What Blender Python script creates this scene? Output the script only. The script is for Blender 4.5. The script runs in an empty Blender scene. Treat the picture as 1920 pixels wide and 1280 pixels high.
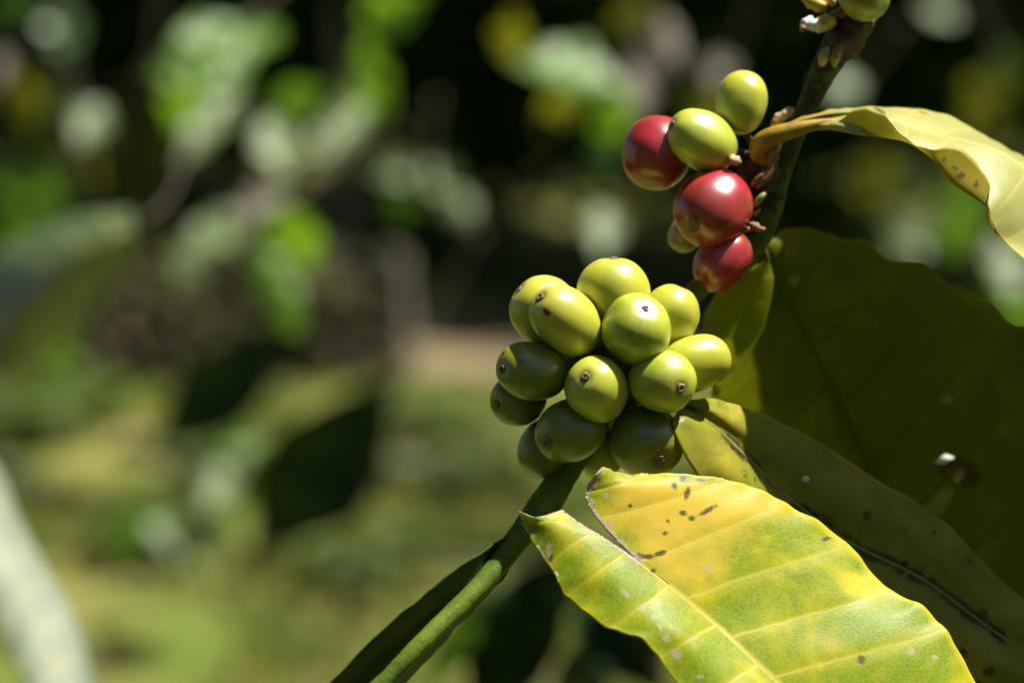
import bpy, bmesh, math, random
from mathutils import Vector, Matrix, Quaternion, noise as mnoise

random.seed(11)
SC = bpy.context.scene
COL = SC.collection

# ------------------------------------------------------------------ camera
LENS, SENSOR = 85.0, 36.0
FOC = LENS / SENSOR * 1920.0           # focal length in photo pixels
CAM = Vector((0.0, 0.0, 1.35))
PITCH = math.radians(10.0)
RIGHT = Vector((1, 0, 0))
FWD = Vector((0, math.cos(PITCH), -math.sin(PITCH)))
UP = Vector((0, math.sin(PITCH), math.cos(PITCH)))
D0 = 0.49                              # distance of the fruit cluster
MM = D0 / FOC                          # metres per photo pixel at the cluster

cd = bpy.data.cameras.new('camera')
cam = bpy.data.objects.new('camera', cd)
COL.objects.link(cam)
cam.location = CAM
cam.rotation_euler = (math.radians(90) - PITCH, 0, 0)
cd.lens = LENS; cd.sensor_width = SENSOR
cd.clip_start = 0.02; cd.clip_end = 300
cd.dof.use_dof = True
cd.dof.focus_distance = D0 - 0.0055
cd.dof.aperture_fstop = 8.0
SC.camera = cam

# ------------------------------------------------------------------ light
SUN_CAM = Vector((0.44, 0.89, 0.09)).normalized()     # towards the sun, camera axes
SUN = (RIGHT * SUN_CAM.x + UP * SUN_CAM.y - FWD * SUN_CAM.z).normalized()
ELEV = math.asin(SUN.z)
AZ = math.atan2(SUN.x, SUN.y)
world = bpy.data.worlds.new('World'); SC.world = world
world.use_nodes = True
wn = world.node_tree
sky = wn.nodes.new('ShaderNodeTexSky')
sky.sky_type = 'NISHITA'; sky.sun_disc = False
sky.sun_elevation = ELEV; sky.sun_rotation = AZ
bg = wn.nodes['Background']
bg.inputs['Strength'].default_value = 0.05
wn.links.new(sky.outputs[0], bg.inputs['Color'])
ld = bpy.data.lights.new('sun', 'SUN')
ld.energy = 5.0; ld.angle = math.radians(0.53); ld.color = (1.0, 0.95, 0.86)
lo = bpy.data.objects.new('sun', ld); COL.objects.link(lo)
lo.rotation_euler = SUN.to_track_quat('Z', 'Y').to_euler()
lo.location = (3, 0, 6)
vs = SC.view_settings
vs.view_transform = 'Standard'; vs.look = 'None'; vs.exposure = 1.1; vs.gamma = 1.0
vs.use_curve_mapping = False
SC.cycles.max_bounces = 10
SC.cycles.transmission_bounces = 8
SC.cycles.sample_clamp_indirect = 4.0

# ------------------------------------------------------------------ helpers
def P(px, py, d=0.0):
    """world point seen at photo pixel (px, py), d millimetres behind the cluster"""
    z = D0 + d / 1000.0
    return CAM + FWD * z + RIGHT * ((px - 960) / FOC * z) - UP * ((py - 640) / FOC * z)

def PZ(px, py, z):
    return P(px, py, (z - D0) * 1000.0)

def cdir(v):
    """camera axes (right, up, towards camera) to world"""
    return RIGHT * v[0] + UP * v[1] - FWD * v[2]

def tag(o, label=None, cat=None, group=None, kind=None):
    if label: o['label'] = label
    if cat: o['category'] = cat
    if group: o['group'] = group
    if kind: o['kind'] = kind
    return o

def empty(name, loc):
    o = bpy.data.objects.new(name, None); COL.objects.link(o)
    o.empty_display_size = 0.02
    o.location = loc
    return o

def world_loc(o):
    v = Vector((0, 0, 0))
    while o is not None:
        v = v + o.location; o = o.parent
    return v

def link_mesh(name, verts, faces, mat, parent=None, loc=None, smooth=True):
    """verts in world space; the object's origin goes to loc. Parents carry no rotation."""
    loc = Vector(loc) if loc is not None else Vector(verts[0])
    me = bpy.data.meshes.new(name)
    me.from_pydata([Vector(v) - loc for v in verts], [], faces)
    me.update()
    if smooth:
        me.polygons.foreach_set('use_smooth', [True] * len(me.polygons))
    if mat: me.materials.append(mat)
    o = bpy.data.objects.new(name, me); COL.objects.link(o)
    if parent is not None:
        o.parent = parent; o.location = loc - world_loc(parent)
    else:
        o.location = loc
    return o

def cr(pts, t):
    """Catmull-Rom through pts at t in [0, n-1]"""
    n = len(pts)
    i = min(max(int(math.floor(t)), 0), n - 2); f = t - i
    p1, p2 = pts[i], pts[i + 1]
    p0 = pts[i - 1] if i > 0 else tuple(2 * a - b for a, b in zip(p1, p2))
    p3 = pts[i + 2] if i + 2 < n else tuple(2 * b - a for a, b in zip(p1, p2))
    return tuple(0.5 * (2 * b + (c - a) * f + (2 * a - 5 * b + 4 * c - d) * f * f + (3 * b - a - 3 * c + d) * f ** 3)
                 for a, b, c, d in zip(p0, p1, p2, p3))

def sphere_noise(p, s): return mnoise.noise(Vector(p) * s)

# ------------------------------------------------------------------ materials
class NT:
    def __init__(self, name):
        self.m = bpy.data.materials.new(name); self.m.use_nodes = True
        self.t = self.m.node_tree; self.t.nodes.clear()
        self.out = self.n('ShaderNodeOutputMaterial')
    def n(self, typ, **kw):
        x = self.t.nodes.new(typ)
        for k, v in kw.items(): setattr(x, k, v)
        return x
    def l(self, a, b): self.t.links.new(a, b)
    def math(self, op, a, b=None, clamp=False):
        x = self.n('ShaderNodeMath', operation=op, use_clamp=clamp)
        for i, v in enumerate((a, b)):
            if v is None: continue
            if isinstance(v, (int, float)): x.inputs[i].default_value = v
            else: self.l(v, x.inputs[i])
        return x.outputs[0]
    def step(self, v, lo, hi, a=0.0, b=1.0):
        x = self.n('ShaderNodeMapRange', interpolation_type='SMOOTHSTEP')
        self.l(v, x.inputs[0])
        for i, q in zip((1, 2, 3, 4), (lo, hi, a, b)): x.inputs[i].default_value = q
        return x.outputs[0]
    def mix(self, f, a, b, mode='MIX'):
        x = self.n('ShaderNodeMix', data_type='RGBA', blend_type=mode)
        if isinstance(f, (int, float)): x.inputs[0].default_value = f
        else: self.l(f, x.inputs[0])
        for i, v in ((6, a), (7, b)):
            if isinstance(v, tuple): x.inputs[i].default_value = (*v, 1)
            else: self.l(v, x.inputs[i])
        return x.outputs[2]
    def noise(self, scale, detail=3, rough=0.55, coord=None, dist=0.0):
        x = self.n('ShaderNodeTexNoise')
        x.inputs['Scale'].default_value = scale; x.inputs['Detail'].default_value = detail
        x.inputs['Roughness'].default_value = rough; x.inputs['Distortion'].default_value = dist
        if coord is not None: self.l(coord, x.inputs['Vector'])
        return x.outputs['Fac']
    def voro(self, scale, coord, feature='F1', rnd=1.0):
        x = self.n('ShaderNodeTexVoronoi', feature=feature)
        x.inputs['Scale'].default_value = scale; x.inputs['Randomness'].default_value = rnd
        self.l(coord, x.inputs['Vector'])
        return x
    def mapping(self, coord, scale=(1, 1, 1), loc=(0, 0, 0), rot=(0, 0, 0)):
        x = self.n('ShaderNodeMapping'); self.l(coord, x.inputs[0])
        x.inputs['Scale'].default_value = scale; x.inputs['Location'].default_value = loc; x.inputs['Rotation'].default_value = rot
        return x.outputs[0]
    def bump(self, h, strength, dist):
        x = self.n('ShaderNodeBump'); x.inputs['Strength'].default_value = strength; x.inputs['Distance'].default_value = dist
        self.l(h, x.inputs['Height'])
        return x.outputs[0]
    def principled(self, color, rough, normal=None, **kw):
        p = self.n('ShaderNodeBsdfPrincipled')
        if isinstance(color, tuple): p.inputs['Base Color'].default_value = (*color, 1)
        else: self.l(color, p.inputs['Base Color'])
        if isinstance(rough, (int, float)): p.inputs['Roughness'].default_value = rough
        else: self.l(rough, p.inputs['Roughness'])
        if normal is not None: self.l(normal, p.inputs['Normal'])
        for k, v in kw.items(): p.inputs[k.replace('_', ' ')].default_value = v
        return p

def leaf_mat(name, green, yellow, yel=0.5, spots=0.35, trans=0.4, trans_col=(0.30, 0.34, 0.02), rough=0.38,
             vein_col=(0.55, 0.45, 0.10), vein_amt=0.7, vein_w=0.05, mid_w=0.03, sooty=0.0, scale=1.0, rim=0.5, seed=0.0, tan=(0.52, 0.36, 0.06), tan_amt=0.0, spec=0.5, mottle=0.0):
    """leaf with UV.x = side-vein counter, UV.y = -1..1 across the blade, attribute torn = dead margin"""
    t = NT(name)
    uv = t.n('ShaderNodeUVMap', uv_map='veins').outputs[0]
    obj = t.mapping(t.n('ShaderNodeTexCoord').outputs['Object'], loc=(seed, seed * 0.7, seed * 0.3))
    sx = t.n('ShaderNodeSeparateXYZ'); t.l(uv, sx.inputs[0])
    n_big = t.noise(42 * scale, 4, 0.6, obj, 0.6)
    n_mid = t.noise(170 * scale, 4, 0.6, obj)
    n_fine = t.noise(1500 * scale, 3, 0.6, obj)
    n_mot = t.noise(85 * scale, 5, 0.7, t.mapping(obj, loc=(5, 8, 3)), 0.7)
    wob = t.math('MULTIPLY', t.math('SUBTRACT', n_mid, 0.5), 0.10)
    fr = t.math('ABSOLUTE', t.math('SUBTRACT', t.math('FRACT', t.math('ADD', t.math('ADD', sx.outputs[0], wob), 0.5)), 0.5))
    av = t.math('ABSOLUTE', sx.outputs[1])
    taper = t.math('SUBTRACT', 1.0, t.math('MULTIPLY', av, 0.75))
    vein = t.math('MULTIPLY', t.step(fr, vein_w * 0.25, vein_w, 1, 0), taper)
    mid = t.step(av, mid_w * 0.45, mid_w, 1, 0)
    veins = t.math('MAXIMUM', vein, mid)
    near = t.step(fr, 0.02, 0.30, 1, 0)                      # yellow halo beside the side veins
    f = t.math('ADD', t.step(n_big, 0.62 - 0.42 * yel, 0.80 - 0.34 * yel), t.math('MULTIPLY', near, 0.22), True)
    col = t.mix(f, green, yellow)
    if tan_amt > 0:
        n_tan = t.noise(30 * scale, 3, 0.55, t.mapping(obj, loc=(3.1, 1.7, 0.4)))
        col = t.mix(t.step(n_tan, 0.62 - 0.25 * tan_amt, 0.78 - 0.2 * tan_amt), col, tan)
    col = t.mix(t.step(n_mid, 0.35, 0.75, 0.0, 0.45), col, t.mix(0.5, green, yellow))
    if mottle > 0: col = t.mix(t.step(n_mot, 0.42, 0.66, mottle, 0.0), col, t.mix(0.75, green, (0.01, 0.012, 0.002)))
    # cell mottling between the finest veinlets
    cells = t.voro(900 * scale, obj, 'DISTANCE_TO_EDGE').outputs['Distance']
    col = t.mix(t.step(cells, 0.02, 0.14, 0.20, 0.0), col, vein_col)
    col = t.mix(t.math('MULTIPLY', veins, vein_amt), col, vein_col)
    # brown and pale blemishes
    if spots > 0:
        v1 = t.voro(115 * scale, t.mapping(obj, scale=(1, 1.35, 1.0)))
        gate = t.math('GREATER_THAN', t.noise(48 * scale, 2, 0.5, t.mapping(obj, loc=(7, 2, 5))), 0.62 - 0.22 * spots)
        d1 = t.math('ADD', v1.outputs['Distance'], t.math('MULTIPLY', t.math('SUBTRACT', n_fine, 0.5), 0.25))
        s1 = t.math('MULTIPLY', t.step(d1, 0.10, 0.20, 1, 0), gate)
        col = t.mix(t.math('MULTIPLY', s1, 0.85), col, (0.055, 0.045, 0.018))
        v2 = t.voro(75 * scale, t.mapping(obj, loc=(1.3, 4.2, 2.2)))
        d2 = t.math('ADD', v2.outputs['Distance'], t.math('MULTIPLY', t.math('SUBTRACT', n_fine, 0.5), 0.2))
        s2 = t.step(d2, 0.05, 0.10, 1, 0)
        col = t.mix(t.math('MULTIPLY', s2, 0.7), col, (0.36, 0.30, 0.22))
    if sooty > 0:                                            # black deposit along the midrib and in smudges
        near_mid = t.step(t.math('ADD', av, t.math('MULTIPLY', t.math('SUBTRACT', n_mid, 0.5), 0.5)), 0.01, 0.13, 1, 0)
        edge_l = t.step(av, mid_w * 0.3, mid_w * 0.7, 0, 1)
        sm = t.math('MULTIPLY', near_mid, edge_l)
        sp = t.math('MULTIPLY', t.step(t.noise(230 * scale, 5, 0.7, t.mapping(obj, loc=(2, 9, 1))), 0.60, 0.70), t.step(n_big, 0.4, 0.6))
        col = t.mix(t.math('MULTIPLY', t.math('MAXIMUM', sm, sp), sooty), col, (0.012, 0.014, 0.012))
    age = t.n('ShaderNodeAttribute', attribute_name='age').outputs['Fac']
    ag = t.step(t.math('ADD', age, t.math('ADD', t.math('MULTIPLY', t.math('SUBTRACT', n_big, 0.5), 1.0), t.math('MULTIPLY', t.math('SUBTRACT', n_mid, 0.5), 0.5))), 0.15, 0.95)
    col = t.mix(t.math('MULTIPLY', ag, t.step(veins, 0.0, 1.0, 0.85, 0.4)), col, tan)
    n_rag = t.math('ADD', t.math('MULTIPLY', t.math('SUBTRACT', t.noise(520 * scale, 4, 0.7, obj, 1.2), 0.5), 1.5), t.math('MULTIPLY', t.math('SUBTRACT', n_fine, 0.5), 0.5))
    sk = t.n('ShaderNodeAttribute', attribute_name='scab').outputs['Fac']
    skr = t.math('ADD', sk, t.math('MULTIPLY', n_rag, t.step(sk, 0.0, 0.3)))
    col = t.mix(t.step(skr, 0.15, 0.45, 0.0, 0.65), col, (0.22, 0.22, 0.02))
    col = t.mix(t.step(skr, 0.42, 0.75, 0.0, 0.92), col, (0.085, 0.062, 0.030))
    pl = t.n('ShaderNodeAttribute', attribute_name='pale').outputs['Fac']
    col = t.mix(t.step(t.math('ADD', pl, t.math('MULTIPLY', n_rag, t.step(pl, 0.0, 0.3))), 0.35, 0.95, 0, 0.75), col, t.mix(n_fine, (0.26, 0.18, 0.11), (0.62, 0.54, 0.42)))
    torn = t.n('ShaderNodeAttribute', attribute_name='torn').outputs['Fac']
    tt = t.step(t.math('ADD', torn, t.math('MULTIPLY', t.math('SUBTRACT', n_fine, 0.5), 0.9)), 0.35, 0.75)
    col = t.mix(tt, col, t.mix(n_fine, (0.14, 0.085, 0.045), (0.78, 0.68, 0.56)))
    edge = t.step(av, 0.955, 0.99)
    col = t.mix(t.math('MULTIPLY', edge, rim), col, yellow)
    h = t.math('ADD', t.math('MULTIPLY', veins, -0.35), t.math('ADD', t.math('MULTIPLY', t.step(cells, 0.0, 0.2), 0.10), t.math('MULTIPLY', n_fine, 0.28)))
    nor = t.bump(h, 0.35, 0.0002)
    rg = t.math('ADD', rough, t.math('MULTIPLY', t.math('SUBTRACT', n_mid, 0.5), 0.25))
    rg = t.math('ADD', rg, t.math('MULTIPLY', tt, 0.3))
    p = t.principled(col, rg, nor)
    p.inputs['Specular IOR Level'].default_value = spec
    tr = t.n('ShaderNodeBsdfTranslucent')
    tc = t.mix(0.5, col, trans_col)
    # the blade has two faces, so light crosses this twice: take square roots
    gm = t.n('ShaderNodeGamma'); gm.inputs[1].default_value = 0.5
    t.l(t.mix(t.math('MULTIPLY', veins, 0.45), tc, (0.10, 0.09, 0.02)), gm.inputs[0])
    t.l(gm.outputs[0], tr.inputs['Color'])
    ms = t.n('ShaderNodeMixShader'); ms.inputs[0].default_value = math.sqrt(trans)
    t.l(p.outputs[0], ms.inputs[1]); t.l(tr.outputs[0], ms.inputs[2])
    t.l(ms.outputs[0], t.out.inputs[0])
    return t.m

def far_leaf_mat(name, c1, c2, trans_col, trans=0.3, rough=0.42, spec=0.5):
    t = NT(name)
    co = t.n('ShaderNodeTexCoord').outputs['Object']
    rnd = t.n('ShaderNodeObjectInfo').outputs['Random']
    geo = t.n('ShaderNodeNewGeometry').outputs['Random Per Island']
    n = t.noise(9, 3, 0.6, co)
    col = t.mix(t.math('MULTIPLY', t.math('ADD', n, geo), 0.5), c1, c2)
    col = t.mix(t.math('MULTIPLY', rnd, 0.3), col, t.mix(0.5, c1, c2))
    p = t.principled(col, t.math('ADD', rough, t.math('MULTIPLY', t.math('SUBTRACT', geo, 0.5), 0.2)))
    p.inputs['Specular IOR Level'].default_value = spec
    tr = t.n('ShaderNodeBsdfTranslucent'); tr.inputs['Color'].default_value = (*trans_col, 1)
    ms = t.n('ShaderNodeMixShader'); ms.inputs[0].default_value = trans
    t.l(p.outputs[0], ms.inputs[1]); t.l(tr.outputs[0], ms.inputs[2]); t.l(ms.outputs[0], t.out.inputs[0])
    return t.m

def cherry_mat(name, base, alt, tip, sss_col, rough=0.36, streak=0.6, spots=0.8, grad=None):
    """fruit skin; object z runs from stalk to calyx"""
    t = NT(name)
    co = t.n('ShaderNodeTexCoord').outputs['Object']
    rnd = t.n('ShaderNodeObjectInfo').outputs['Random']
    off = t.n('ShaderNodeCombineXYZ'); t.l(t.math('MULTIPLY', rnd, 7.0), off.inputs[0]); t.l(rnd, off.inputs[1])
    va = t.n('ShaderNodeVectorMath', operation='ADD'); t.l(co, va.inputs[0]); t.l(off.outputs[0], va.inputs[1])
    c = va.outputs[0]
    n_big = t.noise(130, 3, 0.5, c)
    n_fine = t.noise(2600, 3, 0.6, c)
    n_pore = t.noise(5200, 2, 0.5, c)
    stre = t.noise(1.0, 3, 0.6, t.mapping(c, scale=(620, 620, 70)))
    col = t.mix(t.step(n_big, 0.35, 0.70), base, alt)
    col = t.mix(t.math('MULTIPLY', t.step(stre, 0.45, 0.72), streak), col, alt)
    col = t.mix(t.math('MULTIPLY', rnd, 0.55), col, alt)
    sz = t.n('ShaderNodeSeparateXYZ'); t.l(co, sz.inputs[0])
    col = t.mix(t.step(sz.outputs[2], 0.0035, 0.0085, 0.0, 0.5), col, tip)
    if grad is not None:                                     # unripe flank
        g = t.math('ADD', t.math('ADD', t.math('MULTIPLY', sz.outputs[0], grad[0]), t.math('MULTIPLY', sz.outputs[1], grad[1])), t.math('MULTIPLY', sz.outputs[2], grad[2]))
        g = t.math('ADD', g, t.math('MULTIPLY', t.math('SUBTRACT', n_big, 0.5), 0.004))
        col = t.mix(t.step(g, 0.001, 0.0075, 0.0, 0.85), col, alt)
    col = t.mix(t.step(n_pore, 0.62, 0.74, 0.0, 0.35), col, tip)
    if spots > 0:
        v = t.voro(190, c)
        gate = t.math('GREATER_THAN', t.noise(210, 2, 0.5, t.mapping(c, loc=(3, 3, 1))), 0.57)
        d = t.math('ADD', v.outputs['Distance'], t.math('MULTIPLY', t.math('SUBTRACT', n_fine, 0.5), 0.3))
        col = t.mix(t.math('MULTIPLY', t.math('MULTIPLY', t.step(d, 0.08, 0.2, 1, 0), gate), spots), col, (0.07, 0.035, 0.012))
        sc = t.noise(1.0, 5, 0.7, t.mapping(c, scale=(260, 900, 260)))
        col = t.mix(t.math('MULTIPLY', t.step(sc, 0.70, 0.78), spots * 0.6), col, (0.13, 0.07, 0.02))
    h = t.math('ADD', t.math('MULTIPLY', n_fine, 0.5), t.math('MULTIPLY', stre, 0.6))
    nor = t.bump(h, 0.28, 0.00012)
    rg = t.math('ADD', rough, t.math('MULTIPLY', t.math('SUBTRACT', n_big, 0.5), 0.16))
    # big uneven patches and dust
    n_pat = t.noise(75, 4, 0.65, t.mapping(c, loc=(9, 4, 2)), 0.8)
    col = t.mix(t.step(n_pat, 0.42, 0.64, 0.0, 0.75), col, alt)
    col = t.mix(t.step(n_pat, 0.50, 0.30, 0.0, 0.35), col, t.mix(0.6, base, (0.02, 0.02, 0.004)))
    du = t.voro(620, c).outputs['Distance']
    col = t.mix(t.step(du, 0.06, 0.12, 0.45, 0.0), col, t.mix(0.5, tip, (0.30, 0.22, 0.10)))
    ge = t.n('ShaderNodeSeparateXYZ'); t.l(t.n('ShaderNodeTexCoord').outputs['Generated'], ge.inputs[0])
    gx = t.math('POWER', t.math('ABSOLUTE', t.math('SUBTRACT', ge.outputs[0], 0.5)), 2.0); gy = t.math('POWER', t.math('ABSOLUTE', t.math('SUBTRACT', ge.outputs[1], 0.5)), 2.0)
    rr = t.math('ADD', t.math('SQRT', t.math('ADD', gx, gy)), t.math('MULTIPLY', t.math('SUBTRACT', n_fine, 0.5), 0.12))
    crown = t.math('MULTIPLY', t.step(rr, 0.07, 0.17, 1, 0), t.step(ge.outputs[2], 0.7, 0.8))
    col = t.mix(t.math('MULTIPLY', crown, 0.6), col, (0.10, 0.065, 0.018))
    p = t.principled(col, rg, nor)
    p.inputs['Subsurface Weight'].default_value = 0.5
    p.inputs['Subsurface Radius'].default_value = sss_col
    p.inputs['Subsurface Scale'].default_value = 0.0034
    p.inputs['Specular IOR Level'].default_value = 0.85
    t.l(p.outputs[0], t.out.inputs[0])
    return t.m

def simple_mat(name, c1, c2, scale, rough=0.7, bump=0.5, bdist=0.0004, stretch=(1, 1, 1), spec=0.4, sss=0.0):
    t = NT(name)
    co = t.mapping(t.n('ShaderNodeTexCoord').outputs['Object'], scale=stretch)
    n = t.noise(scale, 5, 0.65, co)
    n2 = t.noise(scale * 5, 4, 0.6, co)
    f = t.math('ADD', t.math('MULTIPLY', n, 0.65), t.math('MULTIPLY', n2, 0.35))
    col = t.mix(t.step(f, 0.36, 0.64), c1, c2)
    p = t.principled(col, rough, t.bump(f, bump, bdist))
    p.inputs['Specular IOR Level'].default_value = spec
    if sss: 
        p.inputs['Subsurface Weight'].default_value = sss
        p.inputs['Subsurface Scale'].default_value = 0.001
    t.l(p.outputs[0], t.out.inputs[0])
    return t.m

M = {}
M['leaf_yellow'] = leaf_mat('yellowing_leaf', (0.155, 0.255, 0.007), (0.58, 0.50, 0.010), yel=0.42, spots=0.0, trans=0.10, trans_col=(0.42, 0.42, 0.02),
                            rough=0.42, vein_col=(0.60, 0.50, 0.09), vein_amt=0.68, vein_w=0.05, mid_w=0.035, rim=0.6, tan_amt=0.25, tan=(0.70, 0.47, 0.055), spec=0.13)
M['leaf_pale'] = leaf_mat('pale_leaf', (0.36, 0.40, 0.12), (0.55, 0.49, 0.12), yel=0.42, tan=(0.50, 0.33, 0.02), spots=0.25, trans=0.16, trans_col=(0.50, 0.42, 0.01),
                          rough=0.40, vein_col=(0.62, 0.55, 0.16), vein_amt=0.9, vein_w=0.045, mid_w=0.045, rim=0.6, seed=1.3, spec=0.95)
M['leaf_under'] = leaf_mat('yellow_leaf_underside', (0.26, 0.24, 0.010), (0.40, 0.30, 0.010), yel=0.5, spots=0.3, trans=0.16, trans_col=(0.50, 0.42, 0.01), rough=0.5, vein_col=(0.42, 0.34, 0.04), vein_amt=0.7, vein_w=0.05, mid_w=0.05, rim=0.5, seed=1.3, spec=0.25)
M['leaf_sooty'] = leaf_mat('spotted_leaf', (0.190, 0.235, 0.012), (0.44, 0.38, 0.030), yel=0.36, spots=0.75, trans=0.10, trans_col=(0.30, 0.26, 0.02),
                           rough=0.40, vein_col=(0.30, 0.28, 0.12), vein_amt=0.35, vein_w=0.03, mid_w=0.05, sooty=0.95, mottle=0.3, seed=2.2, tan_amt=0.5, tan=(0.42, 0.30, 0.04), spec=0.12)
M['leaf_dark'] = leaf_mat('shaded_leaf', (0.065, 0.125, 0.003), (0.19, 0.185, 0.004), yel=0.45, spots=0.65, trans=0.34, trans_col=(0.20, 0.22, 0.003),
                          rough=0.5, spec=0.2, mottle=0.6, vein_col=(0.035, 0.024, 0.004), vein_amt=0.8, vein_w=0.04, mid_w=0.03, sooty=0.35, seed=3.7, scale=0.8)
M['leaf_dull'] = leaf_mat('dull_green_leaf', (0.030, 0.058, 0.008), (0.045, 0.07, 0.010), yel=0.3, spots=0.0, vein_amt=0.2, vein_col=(0.06, 0.08, 0.02), trans=0.0, seed=7.7, rough=0.6, spec=0.1, rim=0.0)
M['leaf_lit'] = leaf_mat('translucent_leaf', (0.10, 0.17, 0.008), (0.26, 0.27, 0.010), yel=0.45, spots=0.2, trans=0.5, trans_col=(0.42, 0.46, 0.005), seed=9.4, spec=0.2, rim=0.6)
M['leaf_green'] = leaf_mat('green_leaf', (0.050, 0.095, 0.012), (0.10, 0.13, 0.012), yel=0.3, spots=0.0, vein_col=(0.10, 0.12, 0.03), vein_amt=0.4, trans=0.25, trans_col=(0.16, 0.24, 0.01), seed=4.4, spec=0.2)
M['leaf_shiny'] = leaf_mat('shiny_leaf', (0.15, 0.20, 0.145), (0.20, 0.25, 0.19), yel=0.3, spots=0.0, trans=0.10, trans_col=(0.16, 0.24, 0.04), seed=5.1, rough=0.55, spec=0.45, rim=0.2, scale=0.5)
M['leaf_bluish'] = leaf_mat('dull_dark_leaf', (0.016, 0.058, 0.016), (0.026, 0.076, 0.020), yel=0.3, spots=0.0, trans=0.0, trans_col=(0.05, 0.10, 0.02), seed=6.1, rough=0.40, spec=0.9, rim=0.1, scale=0.5)
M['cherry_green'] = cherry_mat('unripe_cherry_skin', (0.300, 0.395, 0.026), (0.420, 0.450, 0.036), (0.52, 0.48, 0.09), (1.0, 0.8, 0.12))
M['cherry_lime'] = cherry_mat('yellowing_cherry_skin', (0.365, 0.425, 0.028), (0.480, 0.460, 0.040), (0.56, 0.48, 0.09), (1.0, 0.8, 0.12))
M['cherry_shaded'] = cherry_mat('shaded_green_cherry_skin', (0.125, 0.180, 0.008), (0.200, 0.230, 0.010), (0.24, 0.23, 0.025), (1.0, 0.8, 0.12))  # darker copy of the green skin, shade put into its colour
M['cherry_red'] = cherry_mat('ripe_cherry_skin', (0.46, 0.020, 0.048), (0.23, 0.034, 0.012), (0.52, 0.06, 0.05), (1.0, 0.25, 0.1), rough=0.27, streak=0.3, spots=0.6, grad=(0, 0, 1.0))
M['cherry_yellow'] = cherry_mat('turning_cherry_skin', (0.30, 0.24, 0.03), (0.35, 0.22, 0.03), (0.35, 0.25, 0.05), (1.0, 0.6, 0.1))
M['calyx'] = simple_mat('dry_calyx', (0.06, 0.032, 0.014), (0.36, 0.25, 0.14), 900, 0.75, 0.6, 0.0002)
M['scar'] = simple_mat('dark_scar', (0.05, 0.028, 0.012), (0.16, 0.09, 0.035), 700, 0.7, 0.6, 0.0002)
M['stem'] = simple_mat('green_stem', (0.085, 0.150, 0.008), (0.140, 0.210, 0.012), 260, 0.55, 0.35, 0.0003, (1, 1, 1), 0.15, 0.1)
M['node'] = simple_mat('brown_node', (0.030, 0.016, 0.008), (0.085, 0.060, 0.020), 240, 0.75, 0.7, 0.0005)
M['petiole'] = simple_mat('yellow_petiole', (0.24, 0.14, 0.010), (0.36, 0.26, 0.015), 300, 0.42, 0.3, 0.0002, (1, 1, 1), 0.5, 0.2)
M['bud'] = simple_mat('dry_bud', (0.30, 0.18, 0.05), (0.55, 0.42, 0.22), 420, 0.7, 0.6, 0.0003)
M['bud_yellow'] = simple_mat('yellow_bud', (0.42, 0.30, 0.02), (0.55, 0.40, 0.05), 420, 0.5, 0.4, 0.0002)
M['bract'] = simple_mat('brown_bract', (0.11, 0.04, 0.018), (0.33, 0.17, 0.08), 380, 0.75, 0.6, 0.0003)
M['bract_green'] = simple_mat('green_bract', (0.14, 0.19, 0.015), (0.30, 0.30, 0.03), 380, 0.55, 0.4, 0.0002)
M['dead'] = simple_mat('dead_leaf_patch', (0.050, 0.042, 0.006), (0.17, 0.115, 0.014), 200, 0.8, 0.5, 0.0003, spec=0.1)
M['chip'] = simple_mat('whitish_bits', (0.55, 0.52, 0.42), (0.80, 0.78, 0.70), 600, 0.6, 0.5, 0.0002)  # whitish colour, also of the sun fleck on leaf B
M['bark'] = simple_mat('grey_bark', (0.07, 0.062, 0.040), (0.22, 0.20, 0.14), 14, 0.85, 0.8, 0.01, (1, 1, 0.25))
M['bark_dark'] = simple_mat('dark_bark', (0.035, 0.028, 0.020), (0.09, 0.075, 0.05), 16, 0.85, 0.8, 0.01, (1, 1, 0.25))
M['twig'] = simple_mat('twig_bark', (0.05, 0.045, 0.02), (0.12, 0.10, 0.05), 60, 0.8, 0.5, 0.002)
M['bg_leaf'] = far_leaf_mat('glossy_green_leaf', (0.030, 0.075, 0.014), (0.060, 0.125, 0.022), (0.16, 0.34, 0.015), 0.30, 0.38)
M['bg_bright'] = far_leaf_mat('young_green_leaf', (0.070, 0.16, 0.016), (0.11, 0.21, 0.022), (0.24, 0.46, 0.015), 0.42, 0.42)
M['bg_olive'] = far_leaf_mat('olive_leaf', (0.085, 0.10, 0.010), (0.13, 0.13, 0.012), (0.30, 0.30, 0.01), 0.35, 0.45)
M['bg_shade'] = far_leaf_mat('shaded_olive_leaf', (0.024, 0.030, 0.004), (0.035, 0.038, 0.005), (0.05, 0.05, 0.003), 0.15, 0.5, 0.2)  # darker copy of the olive leaf, shade is in the colour
M['bg_black'] = far_leaf_mat('dark_shaded_leaf', (0.008, 0.026, 0.006), (0.016, 0.040, 0.008), (0.02, 0.05, 0.004), 0.05, 0.55, 0.1)  # near-black leaf colour that carries the shade itself
M['dry_brush'] = far_leaf_mat('dry_brush_leaf', (0.045, 0.045, 0.016), (0.12, 0.110, 0.045), (0.10, 0.09, 0.03), 0.2, 0.7, 0.2)
M['weed'] = far_leaf_mat('weed_leaf', (0.045, 0.085, 0.016), (0.12, 0.17, 0.03), (0.16, 0.26, 0.02), 0.3, 0.5, 0.3)
M['bg_pale'] = far_leaf_mat('pale_shiny_leaf', (0.10, 0.155, 0.05), (0.15, 0.20, 0.07), (0.18, 0.30, 0.04), 0.22, 0.52, 0.6)
M['bg_dark'] = far_leaf_mat('dark_green_leaf', (0.012, 0.030, 0.008), (0.022, 0.045, 0.010), (0.03, 0.07, 0.006), 0.12, 0.5, 0.3)
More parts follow.
